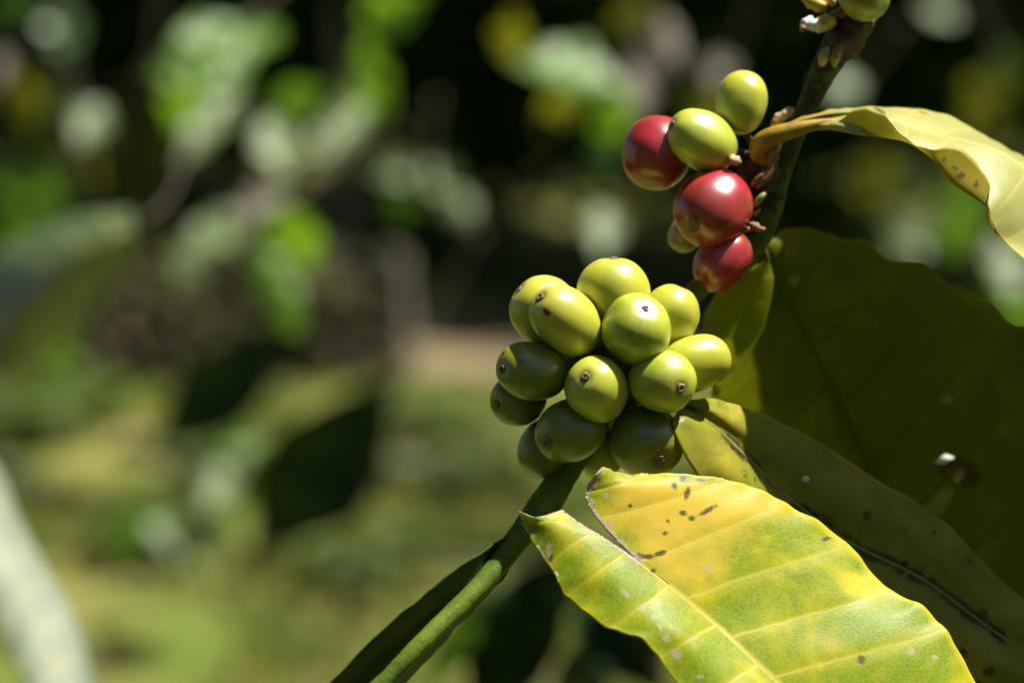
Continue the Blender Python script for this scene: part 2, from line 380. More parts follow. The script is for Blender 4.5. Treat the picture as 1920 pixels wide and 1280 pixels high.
M['bg_tan'] = far_leaf_mat('dry_leaf', (0.13, 0.115, 0.08), (0.19, 0.165, 0.12), (0.25, 0.18, 0.10), 0.25, 0.7)
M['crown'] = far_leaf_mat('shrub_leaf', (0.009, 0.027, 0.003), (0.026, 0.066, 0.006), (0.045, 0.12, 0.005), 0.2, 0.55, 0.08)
M['canopy'] = far_leaf_mat('canopy_leaf', (0.020, 0.04, 0.008), (0.035, 0.06, 0.01), (0.04, 0.08, 0.008), 0.12, 0.5, 0.3)
M['grass'] = far_leaf_mat('grass_blade', (0.085, 0.115, 0.02), (0.19, 0.17, 0.045), (0.22, 0.26, 0.03), 0.3, 0.6, 0.3)

def stem_mat():
    t = NT('ridged_green_stem')
    co = t.n('ShaderNodeTexCoord').outputs['Object']
    n = t.noise(90, 4, 0.6, co); n2 = t.noise(420, 5, 0.7, co); n3 = t.noise(1800, 3, 0.6, co)
    col = t.mix(t.step(n, 0.35, 0.65), (0.075, 0.135, 0.008), (0.130, 0.195, 0.012))
    z = t.n('ShaderNodeSeparateXYZ'); t.l(co, z.inputs[0])
    # brown patches; shade on the upper stem is put in as darker brown
    up = t.step(z.outputs[2], -0.058, -0.034)
    br = t.math('MULTIPLY', t.math('ADD', t.step(n2, 0.42, 0.58), t.math('MULTIPLY', up, 0.5), True), t.math('ADD', 0.2, t.math('MULTIPLY', up, 0.75)))
    col = t.mix(br, col, (0.034, 0.022, 0.010))
    v = t.voro(330, co).outputs['Distance']
    col = t.mix(t.step(v, 0.08, 0.16, 0.55, 0.0), col, (0.16, 0.12, 0.06))
    p = t.principled(col, 0.55, t.bump(t.math('ADD', n2, t.math('MULTIPLY', n3, 0.4)), 0.5, 0.0004)); p.inputs['Specular IOR Level'].default_value = 0.2
    t.l(p.outputs[0], t.out.inputs[0])
    return t.m
M['stem'] = stem_mat()

def ground_mat():
    t = NT('lawn_and_soil')
    co = t.n('ShaderNodeTexCoord').outputs['Object']
    a = t.noise(1.9, 4, 0.6, t.mapping(co, scale=(2.6, 0.75, 1), rot=(0, 0, 0.18)))
    b = t.noise(3.2, 4, 0.6, t.mapping(co, loc=(4, 1, 0), scale=(2.4, 0.8, 1), rot=(0, 0, -0.25)))
    c = t.noise(60, 4, 0.65, co)
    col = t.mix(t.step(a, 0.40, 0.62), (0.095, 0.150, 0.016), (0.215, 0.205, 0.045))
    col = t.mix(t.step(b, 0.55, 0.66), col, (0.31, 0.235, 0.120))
    col = t.mix(t.step(b, 0.40, 0.30), col, (0.055, 0.075, 0.020))  # dark patches put dappled shade into the lawn colour
    col = t.mix(t.step(c, 0.3, 0.7, 0.0, 0.5), col, (0.09, 0.10, 0.03))
    p = t.principled(col, 0.95, t.bump(c, 0.6, 0.02)); p.inputs['Specular IOR Level'].default_value = 0.15
    t.l(p.outputs[0], t.out.inputs[0])
    return t.m
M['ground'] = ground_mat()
M['soil'] = simple_mat('dry_soil', (0.11, 0.085, 0.045), (0.25, 0.195, 0.115), 5, 0.95, 0.6, 0.01, (1, 1, 1), 0.1)
M['bank'] = simple_mat('shaded_bank', (0.018, 0.018, 0.008), (0.05, 0.045, 0.02), 3, 0.95, 0.6, 0.05, (1, 1, 1), 0.1)

# ------------------------------------------------------------------ the setting
def build_ground():
    vs_, fs = [], []
    xs = [-120, -40, -14] + [-8 + i * 0.5 for i in range(33)] + [14, 40, 120]
    ys = [-60, -20, -6, -2] + [0.5 * i for i in range(0, 14)] + [6.9 + 0.2 * i for i in range(19)] + [10.8 + 0.4 * i for i in range(0, 18)] + [30, 60, 140]
    def z(x, y):
        h = 0.02 * mnoise.noise(Vector((x * 0.8, y * 0.8, 0)))
        bk = min(1, max(0, (y - 7.5) / 1.6)) * min(1, max(0, (0.3 - x) / 0.9))
        h += 0.16 * bk * bk * (3 - 2 * bk)
        if y > 10.6:
            s = min(1, (y - 10.6) / 6.0)
            h += 3.6 * s * s * (3 - 2 * s) * (1 + 0.12 * mnoise.noise(Vector((x * 0.3, y * 0.3, 4))))
        return h
    for y in ys:
        for x in xs: vs_.append((x, y, z(x, y)))
    w = len(xs)
    for j in range(len(ys) - 1):
        for i in range(w - 1):
            fs.append((j * w + i, j * w + i + 1, (j + 1) * w + i + 1, (j + 1) * w + i))
    o = link_mesh('ground', vs_, fs, M['ground'], loc=(0, 0, 0))
    tag(o, kind='structure')
    # bare path under the far shrubs: a raised sheet with an uneven edge
    pv, pf = [], []
    n = 120
    for i in range(n):
        x = -6 + 12 * i / (n - 1)
        for k, q in enumerate([i_ / 9 for i_ in range(10)]):
            y0 = 7.0 + 0.25 * mnoise.noise(Vector((x * 0.9, 3, 0))) + 0.03 * x
            y1 = 8.0 + 0.2 * mnoise.noise(Vector((x * 0.7, 8, 0)))
            y = y0 + (y1 - y0) * q
            pv.append((x, y, z(x, y) + 0.006 + 0.012 * math.sin(q * math.pi)))
    for i in range(n - 1):
        for k in range(9):
            a = i * 10 + k; pf.append((a, a + 10, a + 11, a + 1))
    tag(link_mesh('path', pv, pf, M['soil'], loc=(0, 7, 0)), kind='structure')
    # grass blades over the part of the lawn that is in view
    gv, gf = [], []
    for _ in range(15000):
        y = random.uniform(3.3, 6.9); x = random.uniform(-1.7, 1.7) * y / 6
        if mnoise.noise(Vector((x * 2.2, y * 1.6, 1))) < -0.12: continue
        h = random.uniform(0.03, 0.085); a = random.uniform(0, 6.283); b = random.uniform(0, 6.283); ln = h * random.uniform(0.2, 0.8)
        w_ = 0.004
        p = Vector((x, y, z(x, y)))
        s = Vector((math.cos(a), math.sin(a), 0)) * w_; t = Vector((math.cos(b), math.sin(b), 0)) * ln
        k = len(gv)
        gv += [p - s, p + s, p + s * 0.7 + t * 0.35 + Vector((0, 0, h * 0.65)), p - s * 0.7 + t * 0.35 + Vector((0, 0, h * 0.65)), p + t + Vector((0, 0, h))]
        gf += [(k, k + 1, k + 2, k + 3), (k + 3, k + 2, k + 4)]
    g = link_mesh('grass', gv, gf, M['grass'], loc=(0, 5, 0)); tag(g, 'short dry grass on the sunlit lawn', kind='stuff')
    return z
GZ = build_ground()

LEAF_PROFILE = [0.0, 0.30, 0.62, 0.88, 1.0, 0.97, 0.82, 0.55, 0.24, 0.0]
def unit_leaf(fold, droop, wave, seed):
    """leaf of length 1 along +x from its base, width 1, facing +z"""
    nu, vsn = 18, (-1, -0.5, 0, 0.5, 1)
    vv, ff = [], []
    for i in range(nu + 1):
        u = i / nu
        w = cr([(a,) for a in LEAF_PROFILE], u * 9)[0] * 0.5
        w = max(w, 0.004)
        for v in vsn:
            z = -droop * u * u + fold * abs(v) * w + wave * math.sin(u * 19 + seed + (2 if v > 0 else 0)) * abs(v) * w
            vv.append(Vector((u, v * w, z)))
    for i in range(nu):
        for j in range(4):
            a = i * 5 + j; ff.append((a, a + 5, a + 6, a + 1))
    me = bpy.data.meshes.new('leaf')
    me.from_pydata(vv, [], ff); me.update()
    me.polygons.foreach_set('use_smooth', [True] * len(me.polygons))
    return me
UNIT = {}
def unit_for(mat, k):
    key = (mat, k % 4)
    if key not in UNIT:
        f, d, w = [(0.25, 0.10, 0.10), (0.40, 0.22, 0.16), (0.15, 0.05, 0.12), (-0.25, 0.15, 0.14)][k % 4]
        me = unit_leaf(f, d, w, k * 1.7); me.materials.append(M[mat]); UNIT[key] = me
    return UNIT[key]

def scatter_crown(name, centre, rad, n, size, mat, parent, shell=0.35, seed=0, kind='stuff'):
    """leaf-shaped faces spread through an uneven ellipsoid"""
    rs = random.Random(seed)
    vv, ff = [], []
    cen = Vector(centre)
    for _ in range(n):
        d = Vector((rs.gauss(0, 1), rs.gauss(0, 1), rs.gauss(0, 1))).normalized()
        r = (shell + (1 - shell) * rs.random()) ** 0.6
        r *= 1 + 0.35 * mnoise.noise(d * 2.3 + Vector((seed, 0, 0)))
        p = cen + Vector((d.x * rad[0], d.y * rad[1], d.z * rad[2])) * r
        if p.z < 0.06: continue
        a = rs.uniform(0, 6.283)
        t = (Vector((math.cos(a), math.sin(a), rs.uniform(-1.0, 0.15))) + d * 0.5).normalized()
        s = t.cross(Vector((rs.gauss(0, .5), rs.gauss(0, .5), 1))).normalized()
        nrm = s.cross(t)
        L = size * rs.uniform(0.65, 1.25); W = L * 0.21
        k = len(vv)
        vv += [p, p + t * L * .35 + s * W + nrm * W * .4, p + t * L * .7 + s * W * .8 + nrm * W * .25, p + t * L - nrm * L * .1,
               p + t * L * .7 - s * W * .8 + nrm * W * .25, p + t * L * .35 - s * W + nrm * W * .4, p + t * L * .5]
        ff += [(k, k + 1, k + 6), (k + 1, k + 2, k + 6), (k + 2, k + 3, k + 6), (k + 3, k + 4, k + 6), (k + 4, k + 5, k + 6), (k + 5, k, k + 6)]
    o = link_mesh(name, vv, ff, M[mat], parent, loc=cen, smooth=False)
    if kind: o['kind'] = kind
    return o

def tube_pts(path, sides=12, step=6, bump=0.0, caps=True):
    """path: list of (world Vector, radius). returns verts, faces"""
    pts = [(p.x, p.y, p.z, r) for p, r in path]
    n = (len(pts) - 1) * step + 1
    S = [cr(pts, i / step) for i in range(n)]
    vv, ff = [], []
    ref = Vector((0.3, 0.2, 0.9)).normalized()
    prev = None
    for i, s in enumerate(S):
        c = Vector(s[:3])
        a = Vector(S[max(i - 1, 0)][:3]); b = Vector(S[min(i + 1, n - 1)][:3])
        t = (b - a).normalized()
        if prev is None:
            x = t.cross(ref)
            if x.length < 1e-3: x = t.cross(Vector((1, 0, 0)))
            x.normalize()
        else:
            x = (prev - t * prev.dot(t)).normalized()
        prev = x
        y = t.cross(x)
        for k in range(sides):
            th = 2 * math.pi * k / sides
            r = max(s[3], 1e-5) * (1 + bump * mnoise.noise(Vector((math.cos(th) * 1.3, math.sin(th) * 1.3, i * 0.45))))
            vv.append(c + (x * math.cos(th) + y * math.sin(th)) * r)
    for i in range(n - 1):
        for k in range(sides):
            a = i * sides + k; b = i * sides + (k + 1) % sides
            ff.append((a, b, b + sides, a + sides))
    if caps:
        k0 = len(vv); vv.append(Vector(S[0][:3])); vv.append(Vector(S[-1][:3]))
        for k in range(sides):
            ff.append((k0, (k + 1) % sides, k))
            e = (n - 1) * sides
            ff.append((k0 + 1, e + k, e + (k + 1) % sides))
    return vv, ff

def tube(name, path, mat, parent, sides=12, step=6, bump=0.0):
    vv, ff = tube_pts(path, sides, step, bump)
    return link_mesh(name, vv, ff, M[mat], parent, loc=path[0][0])

# shrubs of the far hedge (they stand in the shade of the added trees)
SHRUBS = [(-2.35, 9.2, 2.4, 1.0, 'tall dense coffee shrub at the far left of the shaded hedge'),
          (-1.25, 9.3, 2.3, 0.9, 'dark coffee shrub left of the middle of the hedge, behind the pale trunk'),
          (-0.12, 8.7, 2.2, 0.8, 'dark coffee shrub in the middle of the hedge, above the bare path'),
          (0.85, 8.15, 2.1, 0.9, 'dark coffee shrub behind the red cherries'),
          (1.85, 8.4, 2.4, 1.0, 'dark coffee shrub behind the drooping pale yellow leaf'),
          (2.9, 8.7, 2.4, 1.0, 'dark coffee shrub at the far right end of the hedge'),
          (-1.8, 10.3, 3.0, 1.1, 'taller shrub in the second row of the hedge at left'),
          (-0.5, 10.4, 3.1, 1.1, 'taller shrub in the second row of the hedge near the middle'),
          (0.9, 9.8, 3.0, 1.1, 'taller shrub in the second row of the hedge at right of the middle'),
          (2.2, 9.9, 3.2, 1.1, 'taller shrub in the second row of the hedge at right')]
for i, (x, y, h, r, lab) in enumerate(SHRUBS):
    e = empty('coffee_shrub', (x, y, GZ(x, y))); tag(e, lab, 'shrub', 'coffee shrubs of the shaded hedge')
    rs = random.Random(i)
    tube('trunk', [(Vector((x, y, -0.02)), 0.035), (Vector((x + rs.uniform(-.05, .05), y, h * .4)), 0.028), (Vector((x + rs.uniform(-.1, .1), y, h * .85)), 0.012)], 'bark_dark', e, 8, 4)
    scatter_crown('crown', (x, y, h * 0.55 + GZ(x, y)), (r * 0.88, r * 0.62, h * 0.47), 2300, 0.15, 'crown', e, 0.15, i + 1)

SHRUBS2 = [(2.2, 0.6, 2.5, 1.0, 'unseen coffee shrub added at the right to block sky light'), (0.1, -1.5, 2.6, 1.1, 'unseen coffee shrub added right behind the photographer to block sky light'), (-1.5, -0.7, 2.6, 1.1, 'unseen coffee shrub added behind the photographer at left to block sky light'),
           (1.6, -0.9, 2.2, 1.0, 'unseen coffee shrub added behind the photographer at right to block sky light')]
for i, (x, y, h, r, lab) in enumerate(SHRUBS2):  # added unseen shrubs, they block light from the sky
    e = empty('coffee_shrub', (x, y, 0)); tag(e, lab, 'shrub', 'unseen coffee shrubs added to block sky light')
    tube('trunk', [(Vector((x, y, -0.02)), 0.035), (Vector((x + .04, y, h * .4)), 0.028), (Vector((x - .05, y, h * .85)), 0.012)], 'bark_dark', e, 8, 4)
    scatter_crown('crown', (x, y, h * 0.55), (r, r * 0.8, h * 0.52), 2200, 0.17, 'canopy', e, 0.3, i + 70)

# trees added out of view to shade the hedge, dapple the lawn and block sky
for i, (x, y, h, cx, cy, cz, rx, ry, rz, lab) in enumerate([
        (3.6, 8.6, 5.0, 2.0, 9.1, 4.6, 2.2, 1.15, 0.75, 'broad tree added right of the hedge to shade it'),
        (5.2, 9.6, 6.0, 3.9, 9.3, 5.6, 2.4, 1.7, 0.9, 'taller tree added behind the right end of the hedge for shade'),
        (-3.9, 9.6, 5.0, -0.6, 9.9, 4.9, 2.4, 1.3, 0.7, 'leaning tree added left of the hedge for shade'),
        (-1.9, 2.4, 4.0, -1.35, 2.2, 3.3, 1.0, 1.0, 0.8, 'unseen tree added left of the view near the lawn to block sky light'),
        (-3.6, 4.2, 4.2, -2.7, 4.0, 3.6, 1.6, 1.5, 1.0, 'unseen tree added left of the lawn to block sky light'),
        (-2.2, 1.0, 3.6, -1.5, 0.6, 2.9, 1.1, 0.9, 0.7, 'unseen tree added beside the photographer on the left to block sky light'),
        (-4.6, 5.6, 6.0, -2.3, 5.0, 5.2, 2.4, 2.6, 0.9, 'large unseen tree added over the left of the lawn to block sky light'),
        (6.6, 5.2, 6.0, 6.3, 5.0, 4.6, 2.2, 2.8, 1.4, 'large unseen tree added at the right of the lawn to block sky light'),
        (4.4, 5.9, 6.0, 2.45, 5.7, 5.0, 1.9, 1.25, 0.5, 'thin crowned unseen tree added for dappled shade on the lawn'),
        (0.6, 13.2, 6.5, 1.2, 12.5, 6.4, 5.0, 2.4, 1.0, 'wide tree added on the bank behind the hedge for shade')]):
    e = empty('added_shade_tree', (x, y, GZ(x, y))); tag(e, lab, 'tree', 'trees added for shade')
    tube('trunk', [(Vector((x, y, GZ(x, y) - .05)), 0.14), (Vector((x, y, h * .45)), 0.11), (Vector(((x + cx) / 2, (y + cy) / 2, h * .8)), 0.07), (Vector((cx, cy, cz)), 0.03)], 'bark', e, 10, 5)
    scatter_crown('crown', (cx, cy, cz), (rx, ry, rz), 240 if 'dappled' in lab else 5200, 0.24, 'canopy', e, 0.05, 40 + i)

# pale trunks and posts that show as soft vertical streaks
def at_ground(px, y):
    q = (px - 960) / FOC
    z = y / FWD.y
    return Vector((q * z, y, 0))

for (px, y, h, r, lab) in [(655, 8.4, 2.0, 0.03, 'thin brownish trunk behind the pale post')]:
    g = at_ground(px, y); g.z = GZ(g.x, g.y); e = empty('sapling', g); tag(e, lab, 'tree', 'slender trunks at the edge of the lawn')
    tube('trunk', [(g + Vector((0, 0, -.03)), r * 1.25), (g + Vector((-.01, 0, h * .35)), r), (g + Vector((-.05, .05, h * .7)), r * .8), (g + Vector((-.02, .1, h)), r * .5)], 'bark', e, 10, 5, 0.2)
    scatter_crown('crown', (g.x, g.y + .25, g.z + h * .95), (.35, .25, .3), 160, 0.13, 'crown', e, 0.1, int(px))

g = at_ground(748, 7.0); g.z = GZ(g.x, g.y)
tag(tube('post', [(g + Vector((0, 0, -.03)), .040), (g + Vector((.004, 0, .12)), .039), (g + Vector((-.004, 0, .24)), .037), (g + Vector((-.012, 0, .36)), .035), (g + Vector((-.012, 0, .365)), .012)], 'bark', None, 12, 5, 0.15), 'short pale weathered post at the edge of the lawn', 'post')
for k, (px, y, w, h, mt, lab) in enumerate([
        (40, 7.0, .28, .34, 'dry_brush', 'dry brownish bush at the far left edge of the lawn'), (215, 7.15, .30, .42, 'dry_brush', 'dry brownish bush in front of the hedge at left'), (370, 7.1, .24, .30, 'dry_brush', 'dry bush under the lime green leaves'),
        (505, 7.25, .26, .40, 'dry_brush', 'dry bush left of the middle of the lawn'), (640, 7.1, .22, .32, 'dry_brush', 'dry bush left of the pale post'),
        (30, 6.1, .16, .16, 'weed', 'low green weed on the lawn at far left'), (255, 5.0, .10, .12, 'weed', 'dark green weed on the lawn below the pale shoot'), (150, 6.4, .18, .15, 'weed', 'low weed on the lawn in front of the dry bushes'),
        (890, 5.6, .20, .10, 'weed', 'flat weed patch on the lawn beside the fruit cluster'), (800, 6.2, .16, .12, 'weed', 'low weed below the pale post'), (690, 4.75, .12, .12, 'weed', 'small weed on the near lawn'), (420, 5.6, .14, .12, 'weed', 'weed under the upper dark drooping leaf'),
        (980, 4.5, .13, .10, 'weed', 'weed on the near lawn below the torn leaf')]):
    g = at_ground(px, y); g.z = GZ(g.x, g.y)
    nm = 'dry_bush' if mt == 'dry_brush' else 'weed'
    e = empty(nm, g); tag(e, lab, 'bush' if mt == 'dry_brush' else 'weed', 'dry bushes along the lawn' if mt == 'dry_brush' else 'weeds on the lawn')
    tube('stem', [(g + Vector((0, 0, -.02)), .008), (g + Vector((.01, 0, h * .5)), .006), (g + Vector((.0, .01, h * .9)), .003)], 'twig', e, 6, 3)
    scatter_crown('foliage', (g.x, g.y, g.z + h * .55), (w, w * .7, h * .5), 260 if mt == 'dry_brush' else 110, 0.09, mt, e, 0.1, 200 + k)
for (p0, p1, p2, r, lab) in [((-60, 5.9), (150, 5.45), (330, 5.2), .022, 'dry fallen branch lying across the lawn at left'), ((820, 6.3), (900, 6.2), (1010, 6.25), .016, 'short fallen stick on the lawn beside the fruit cluster'),
        ((730, 5.75), (860, 5.65), (1020, 5.6), .045, 'pale grey log on the lawn behind the fruit cluster'), ((700, 4.95), (860, 4.9), (1010, 4.9), .014, 'thin dark stick on the near lawn')]:
    gs = [at_ground(*q) for q in (p0, p1, p2)]
    o = tube('fallen_branch', [(Vector((g.x, g.y, GZ(g.x, g.y) + r * .7)), r * (1 - .2 * i)) for i, g in enumerate(gs)], 'bark', None, 8, 6, 0.3)
    tag(o, lab, 'branch', 'fallen branches on the lawn')

# ------------------------------------------------------------------ background branches
H = (SUN_CAM + Vector((0, 0, 1))).normalized()
NORM = {'g': H, 'l': Vector((0.25, 0.72, 0.62)), 'b': Vector((-0.25, -0.42, 0.87)), 'd': Vector((-0.10, -0.12, 0.985)), 's': Vector((-0.45, 0.1, 0.88)),
        'h2': (H + Vector((-0.25, 0.0, 0.1))).normalized(), 'h3': (H + Vector((-0.05, -0.35, 0.1))).normalized()}
def bg_branch(label, twig, leaves, group='blurred leafy branches behind the cherries', twig_r=4, name='coffee_branch', mat='twig', zmul=1.6):
    """twig: [(px,py,depth m)]; leaves: (px,py,depth,len px,width px,angle deg,normal key,material)"""
    twig = [(a, b, c * zmul) for a, b, c in twig]
    leaves = [(q[0], q[1], q[2] * zmul) + tuple(q[3:]) for q in leaves]
    tp = [PZ(*q) for q in twig]
    e = empty(name, tp[0]); tag(e, label, 'branch', group)
    dense = []
    for a, b in zip(tp[:-1], tp[1:]):
        for k in range(12): dense.append(a.lerp(b, k / 12))
    dense.append(tp[-1])
    zz = twig[0][2]
    r = twig_r * zz / FOC
    tube('twig', [(p, r * (1 - 0.5 * i / len(tp))) for i, p in enumerate(tp)], mat, e, 8, 6)
    for k, (px, py, z, ln, wd, ang, key, mt) in enumerate(leaves):
        n = NORM[key] + Vector((random.uniform(-.08, .08), random.uniform(-.08, .08), 0))
        n.normalize()
        a = math.radians(ang)
        tx, ty = math.cos(a), math.sin(a)
        tz = -(n.x * tx + n.y * ty) / max(n.z, 0.35)
        tz = max(-1.6, min(1.6, tz))
        tv = Vector((tx, ty, tz)); stretch = tv.length; tv.normalize()
        n = (n - tv * n.dot(tv)).normalized()
        sv = n.cross(tv)
        s = z / FOC
        L = ln * s * stretch; W = wd * s / max(math.hypot(sv.x, sv.y), 0.4)
        cen = PZ(px, py, z)
        T, Nn, Sv = cdir(tv), cdir(n), cdir(sv)
        base = cen - T * L * 0.5
        o = bpy.data.objects.new('leaf', unit_for(mt, k)); COL.objects.link(o)
        o.parent = e
        o.matrix_parent_inverse = Matrix.Identity(4)
        m = Matrix((T, Sv, Nn)).transposed().to_4x4()
        o.rotation_mode = 'QUATERNION'
        o.rotation_quaternion = m.to_quaternion()
        o.location = base - e.location
        o.scale = (L, W, (L + W) * 0.5)
        # leaf stalk back to the nearest point of the twig
        j = min(dense, key=lambda q: (q - base).length)
        q1 = base.lerp(j, 0.5) + Vector((0, 0, (j - base).length * 0.12))
        st = tube('petiole', [(base + T * L * 0.04, r * 0.3), (q1, r * 0.35), (j, r * 0.4)], 'twig', e, 6, 4)
    return e

bg_branch('branch of bright lime green leaves high at upper left, pale leaf hanging under them',
    [(560, -60, 1.35), (480, 30, 1.33), (420, 150, 1.30), (400, 210, 1.30)],
    [(385, 75, 1.33, 150, 85, 215, 'l', 'bg_bright'), (485, 75, 1.33, 150, 75, 60, 'l', 'bg_bright'), (340, 125, 1.30, 120, 80, 200, 'h3', 'bg_bright'),
     (425, 110, 1.30, 130, 85, 240, 'g', 'bg_bright'), (395, 235, 1.28, 190, 72, 235, 'h2', 'bg_pale'), (430, 170, 1.34, 150, 70, 255, 'l', 'bg_bright'), (350, 190, 1.40, 130, 100, 240, 'b', 'bg_bright')])
bg_branch('branch with two shiny whitish leaves forming a V and green leaf above',
    [(720, -40, 1.5), (690, 90, 1.5), (640, 200, 1.48), (560, 260, 1.48)],
    [(518, 275, 1.46, 130, 85, 290, 'g', 'bg_pale'), (645, 240, 1.46, 130, 75, 235, 'g', 'bg_pale'), (600, 268, 1.48, 120, 50, 205, 'h2', 'bg_pale'),
     (685, 150, 1.5, 170, 80, 265, 'b', 'bg_bright'), (560, 190, 1.55, 120, 80, 200, 'b', 'bg_leaf'), (735, 15, 1.5, 130, 90, 20, 'b', 'bg_bright')])
bg_branch('branch with a small pale oval leaf and yellow green leaf at the left edge',
    [(120, -60, 1.7), (130, 80, 1.7), (150, 200, 1.7), (190, 320, 1.7)],
    [(170, 232, 1.68, 90, 70, 250, 'g', 'bg_pale'), (52, 195, 1.7, 130, 78, 260, 'b', 'bg_olive'), (115, 55, 1.7, 120, 80, 280, 'h3', 'bg_leaf'), (190, 320, 1.7, 110, 60, 280, 's', 'bg_olive'),
     (120, 190, 1.75, 90, 60, 240, 's', 'bg_pale'), (5, 125, 1.75, 70, 40, 260, 'g', 'bg_tan'), (30, 15, 1.7, 120, 60, 200, 's', 'bg_leaf')])
bg_branch('branch of two pairs of small pale yellow green leaves in the dark middle',
    [(820, 180, 1.9), (800, 300, 1.9), (790, 400, 1.9)],
    [(745, 318, 1.9, 80, 60, 200, 'h3', 'bg_pale'), (830, 340, 1.9, 95, 62, 300, 'h3', 'bg_pale'), (755, 385, 1.92, 75, 55, 250, 's', 'bg_bright'), (865, 385, 1.92, 80, 58, 310, 'h3', 'bg_pale'),
     (700, 170, 1.95, 110, 60, 120, 'b', 'bg_leaf')])
bg_branch('branch of broad bright green leaf and hanging pale tips beside the red cherries',
    [(1180, -60, 1.4), (1190, 60, 1.4), (1160, 200, 1.4), (1140, 330, 1.42)],
    [(1070, 135, 1.38, 210, 105, 165, 'l', 'bg_bright'), (1060, 195, 1.4, 120, 70, 200, 'b', 'bg_olive'), (1150, 225, 1.4, 140, 70, 250, 'b', 'bg_bright'),
     (1132, 290, 1.4, 110, 55, 265, 'h3', 'bg_leaf'), (1130, 430, 1.42, 100, 72, 265, 'g', 'bg_pale'), (962, 72, 1.45, 110, 66, 265, 'b', 'bg_olive'), (1205, 150, 1.5, 150, 70, 260, 'h2', 'bg_tan'), (1250, 70, 1.5, 130, 55, 280, 'h2', 'bg_tan'),
     (1190, 40, 1.5, 120, 70, 190, 's', 'bg_olive')])
bg_branch('branch carrying a round lilac grey leaf above the upper green cherry',
    [(1420, -60, 2.2), (1400, 40, 2.2), (1370, 110, 2.2)],
    [(1350, 132, 2.2, 66, 56, 240, 'g', 'bg_tan'), (1330, 205, 2.25, 110, 80, 260, 's', 'bg_olive')])
bg_branch('branch with a pale grey green leaf just right of the thick stem',
    [(1700, 40, 2.0), (1650, 110, 2.0), (1610, 150, 2.0)],
    [(1580, 160, 2.0, 80, 60, 185, 'g', 'bg_pale')])
bg_branch('branch with a grey green leaf at the top right corner',
    [(1860, -80, 2.1), (1830, -10, 2.1), (1800, 20, 2.1)],
    [(1762, 22, 2.1, 80, 50, 150, 'h2', 'bg_pale'), (1850, 190, 2.0, 160, 90, 240, 's', 'bg_olive'), (1890, 130, 2.1, 110, 70, 240, 'd', 'bg_leaf')])
bg_branch('branch of pale green leaves under the shiny V leaves at left of centre',
    [(680, 250, 1.3), (600, 330, 1.28), (520, 390, 1.25), (470, 440, 1.25)],
    [(410, 440, 1.24, 190, 82, 205, 'h2', 'bg_pale'), (485, 385, 1.25, 110, 62, 200, 'g', 'bg_tan'), (555, 445, 1.28, 140, 100, 290, 'b', 'bg_bright'), (525, 525, 1.25, 190, 72, 302, 'h3', 'bg_bright'),
     (352, 500, 1.26, 80, 62, 240, 'h3', 'bg_pale'), (540, 590, 1.3, 100, 60, 280, 'b', 'bg_leaf')])
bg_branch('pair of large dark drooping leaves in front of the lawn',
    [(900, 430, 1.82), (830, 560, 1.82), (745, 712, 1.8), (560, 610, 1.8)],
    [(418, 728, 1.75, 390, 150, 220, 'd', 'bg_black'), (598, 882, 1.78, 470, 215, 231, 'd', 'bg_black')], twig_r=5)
bg_branch('thin shoot with small pale leaves in front of the sunlit lawn at left',
    [(300, 1040, 1.9), (370, 960, 1.9), (430, 880, 1.9), (470, 800, 1.9)],
    [(408, 912, 1.88, 100, 68, 250, 'g', 'bg_pale'), (452, 832, 1.9, 80, 66, 20, 'h3', 'bg_bright'), (330, 1010, 1.88, 160, 60, 320, 'h2', 'bg_pale'), (235, 1010, 1.9, 110, 80, 210, 'b', 'bg_leaf'),
     (285, 970, 1.9, 130, 70, 190, 'h3', 'bg_bright'), (290, 1050, 1.9, 90, 50, 250, 'd', 'bg_dark'), (400, 990, 1.9, 120, 60, 300, 'h3', 'bg_leaf')])
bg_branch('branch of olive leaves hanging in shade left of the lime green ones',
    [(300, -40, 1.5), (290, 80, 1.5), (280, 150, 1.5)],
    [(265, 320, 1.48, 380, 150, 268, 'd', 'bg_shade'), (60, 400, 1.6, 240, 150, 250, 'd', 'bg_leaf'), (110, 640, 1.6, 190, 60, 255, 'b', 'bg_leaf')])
bg_branch('branch of pale and green leaves showing under the drooping yellow leaf',
    [(1980, 300, 1.7), (1860, 360, 1.7), (1760, 400, 1.7)],
    [(1700, 445, 1.7, 110, 90, 230, 'h3', 'bg_pale'), (1800, 400, 1.75, 200, 90, 260, 'b', 'bg_leaf'), (1885, 500, 1.7, 120, 80, 280, 'g', 'bg_pale'), (1900, 570, 1.7, 170, 60, 330, 'b', 'bg_bright'), (1640, 330, 1.8, 140, 80, 250, 'd', 'bg_olive')])
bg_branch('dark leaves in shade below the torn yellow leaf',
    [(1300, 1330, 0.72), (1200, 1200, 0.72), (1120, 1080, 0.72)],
    [(965, 1200, 0.74, 420, 165, 245, 'd', 'bg_black'), (1165, 1180, 0.72, 340, 150, 300, 'd', 'bg_black'), (1075, 1075, 0.76, 260, 130, 205, 'd', 'bg_black'), (1085, 1290, 0.78, 260, 110, 250, 'd', 'bg_dark'), (860, 1200, 0.68, 240, 60, 240, 'd', 'bg_leaf')])

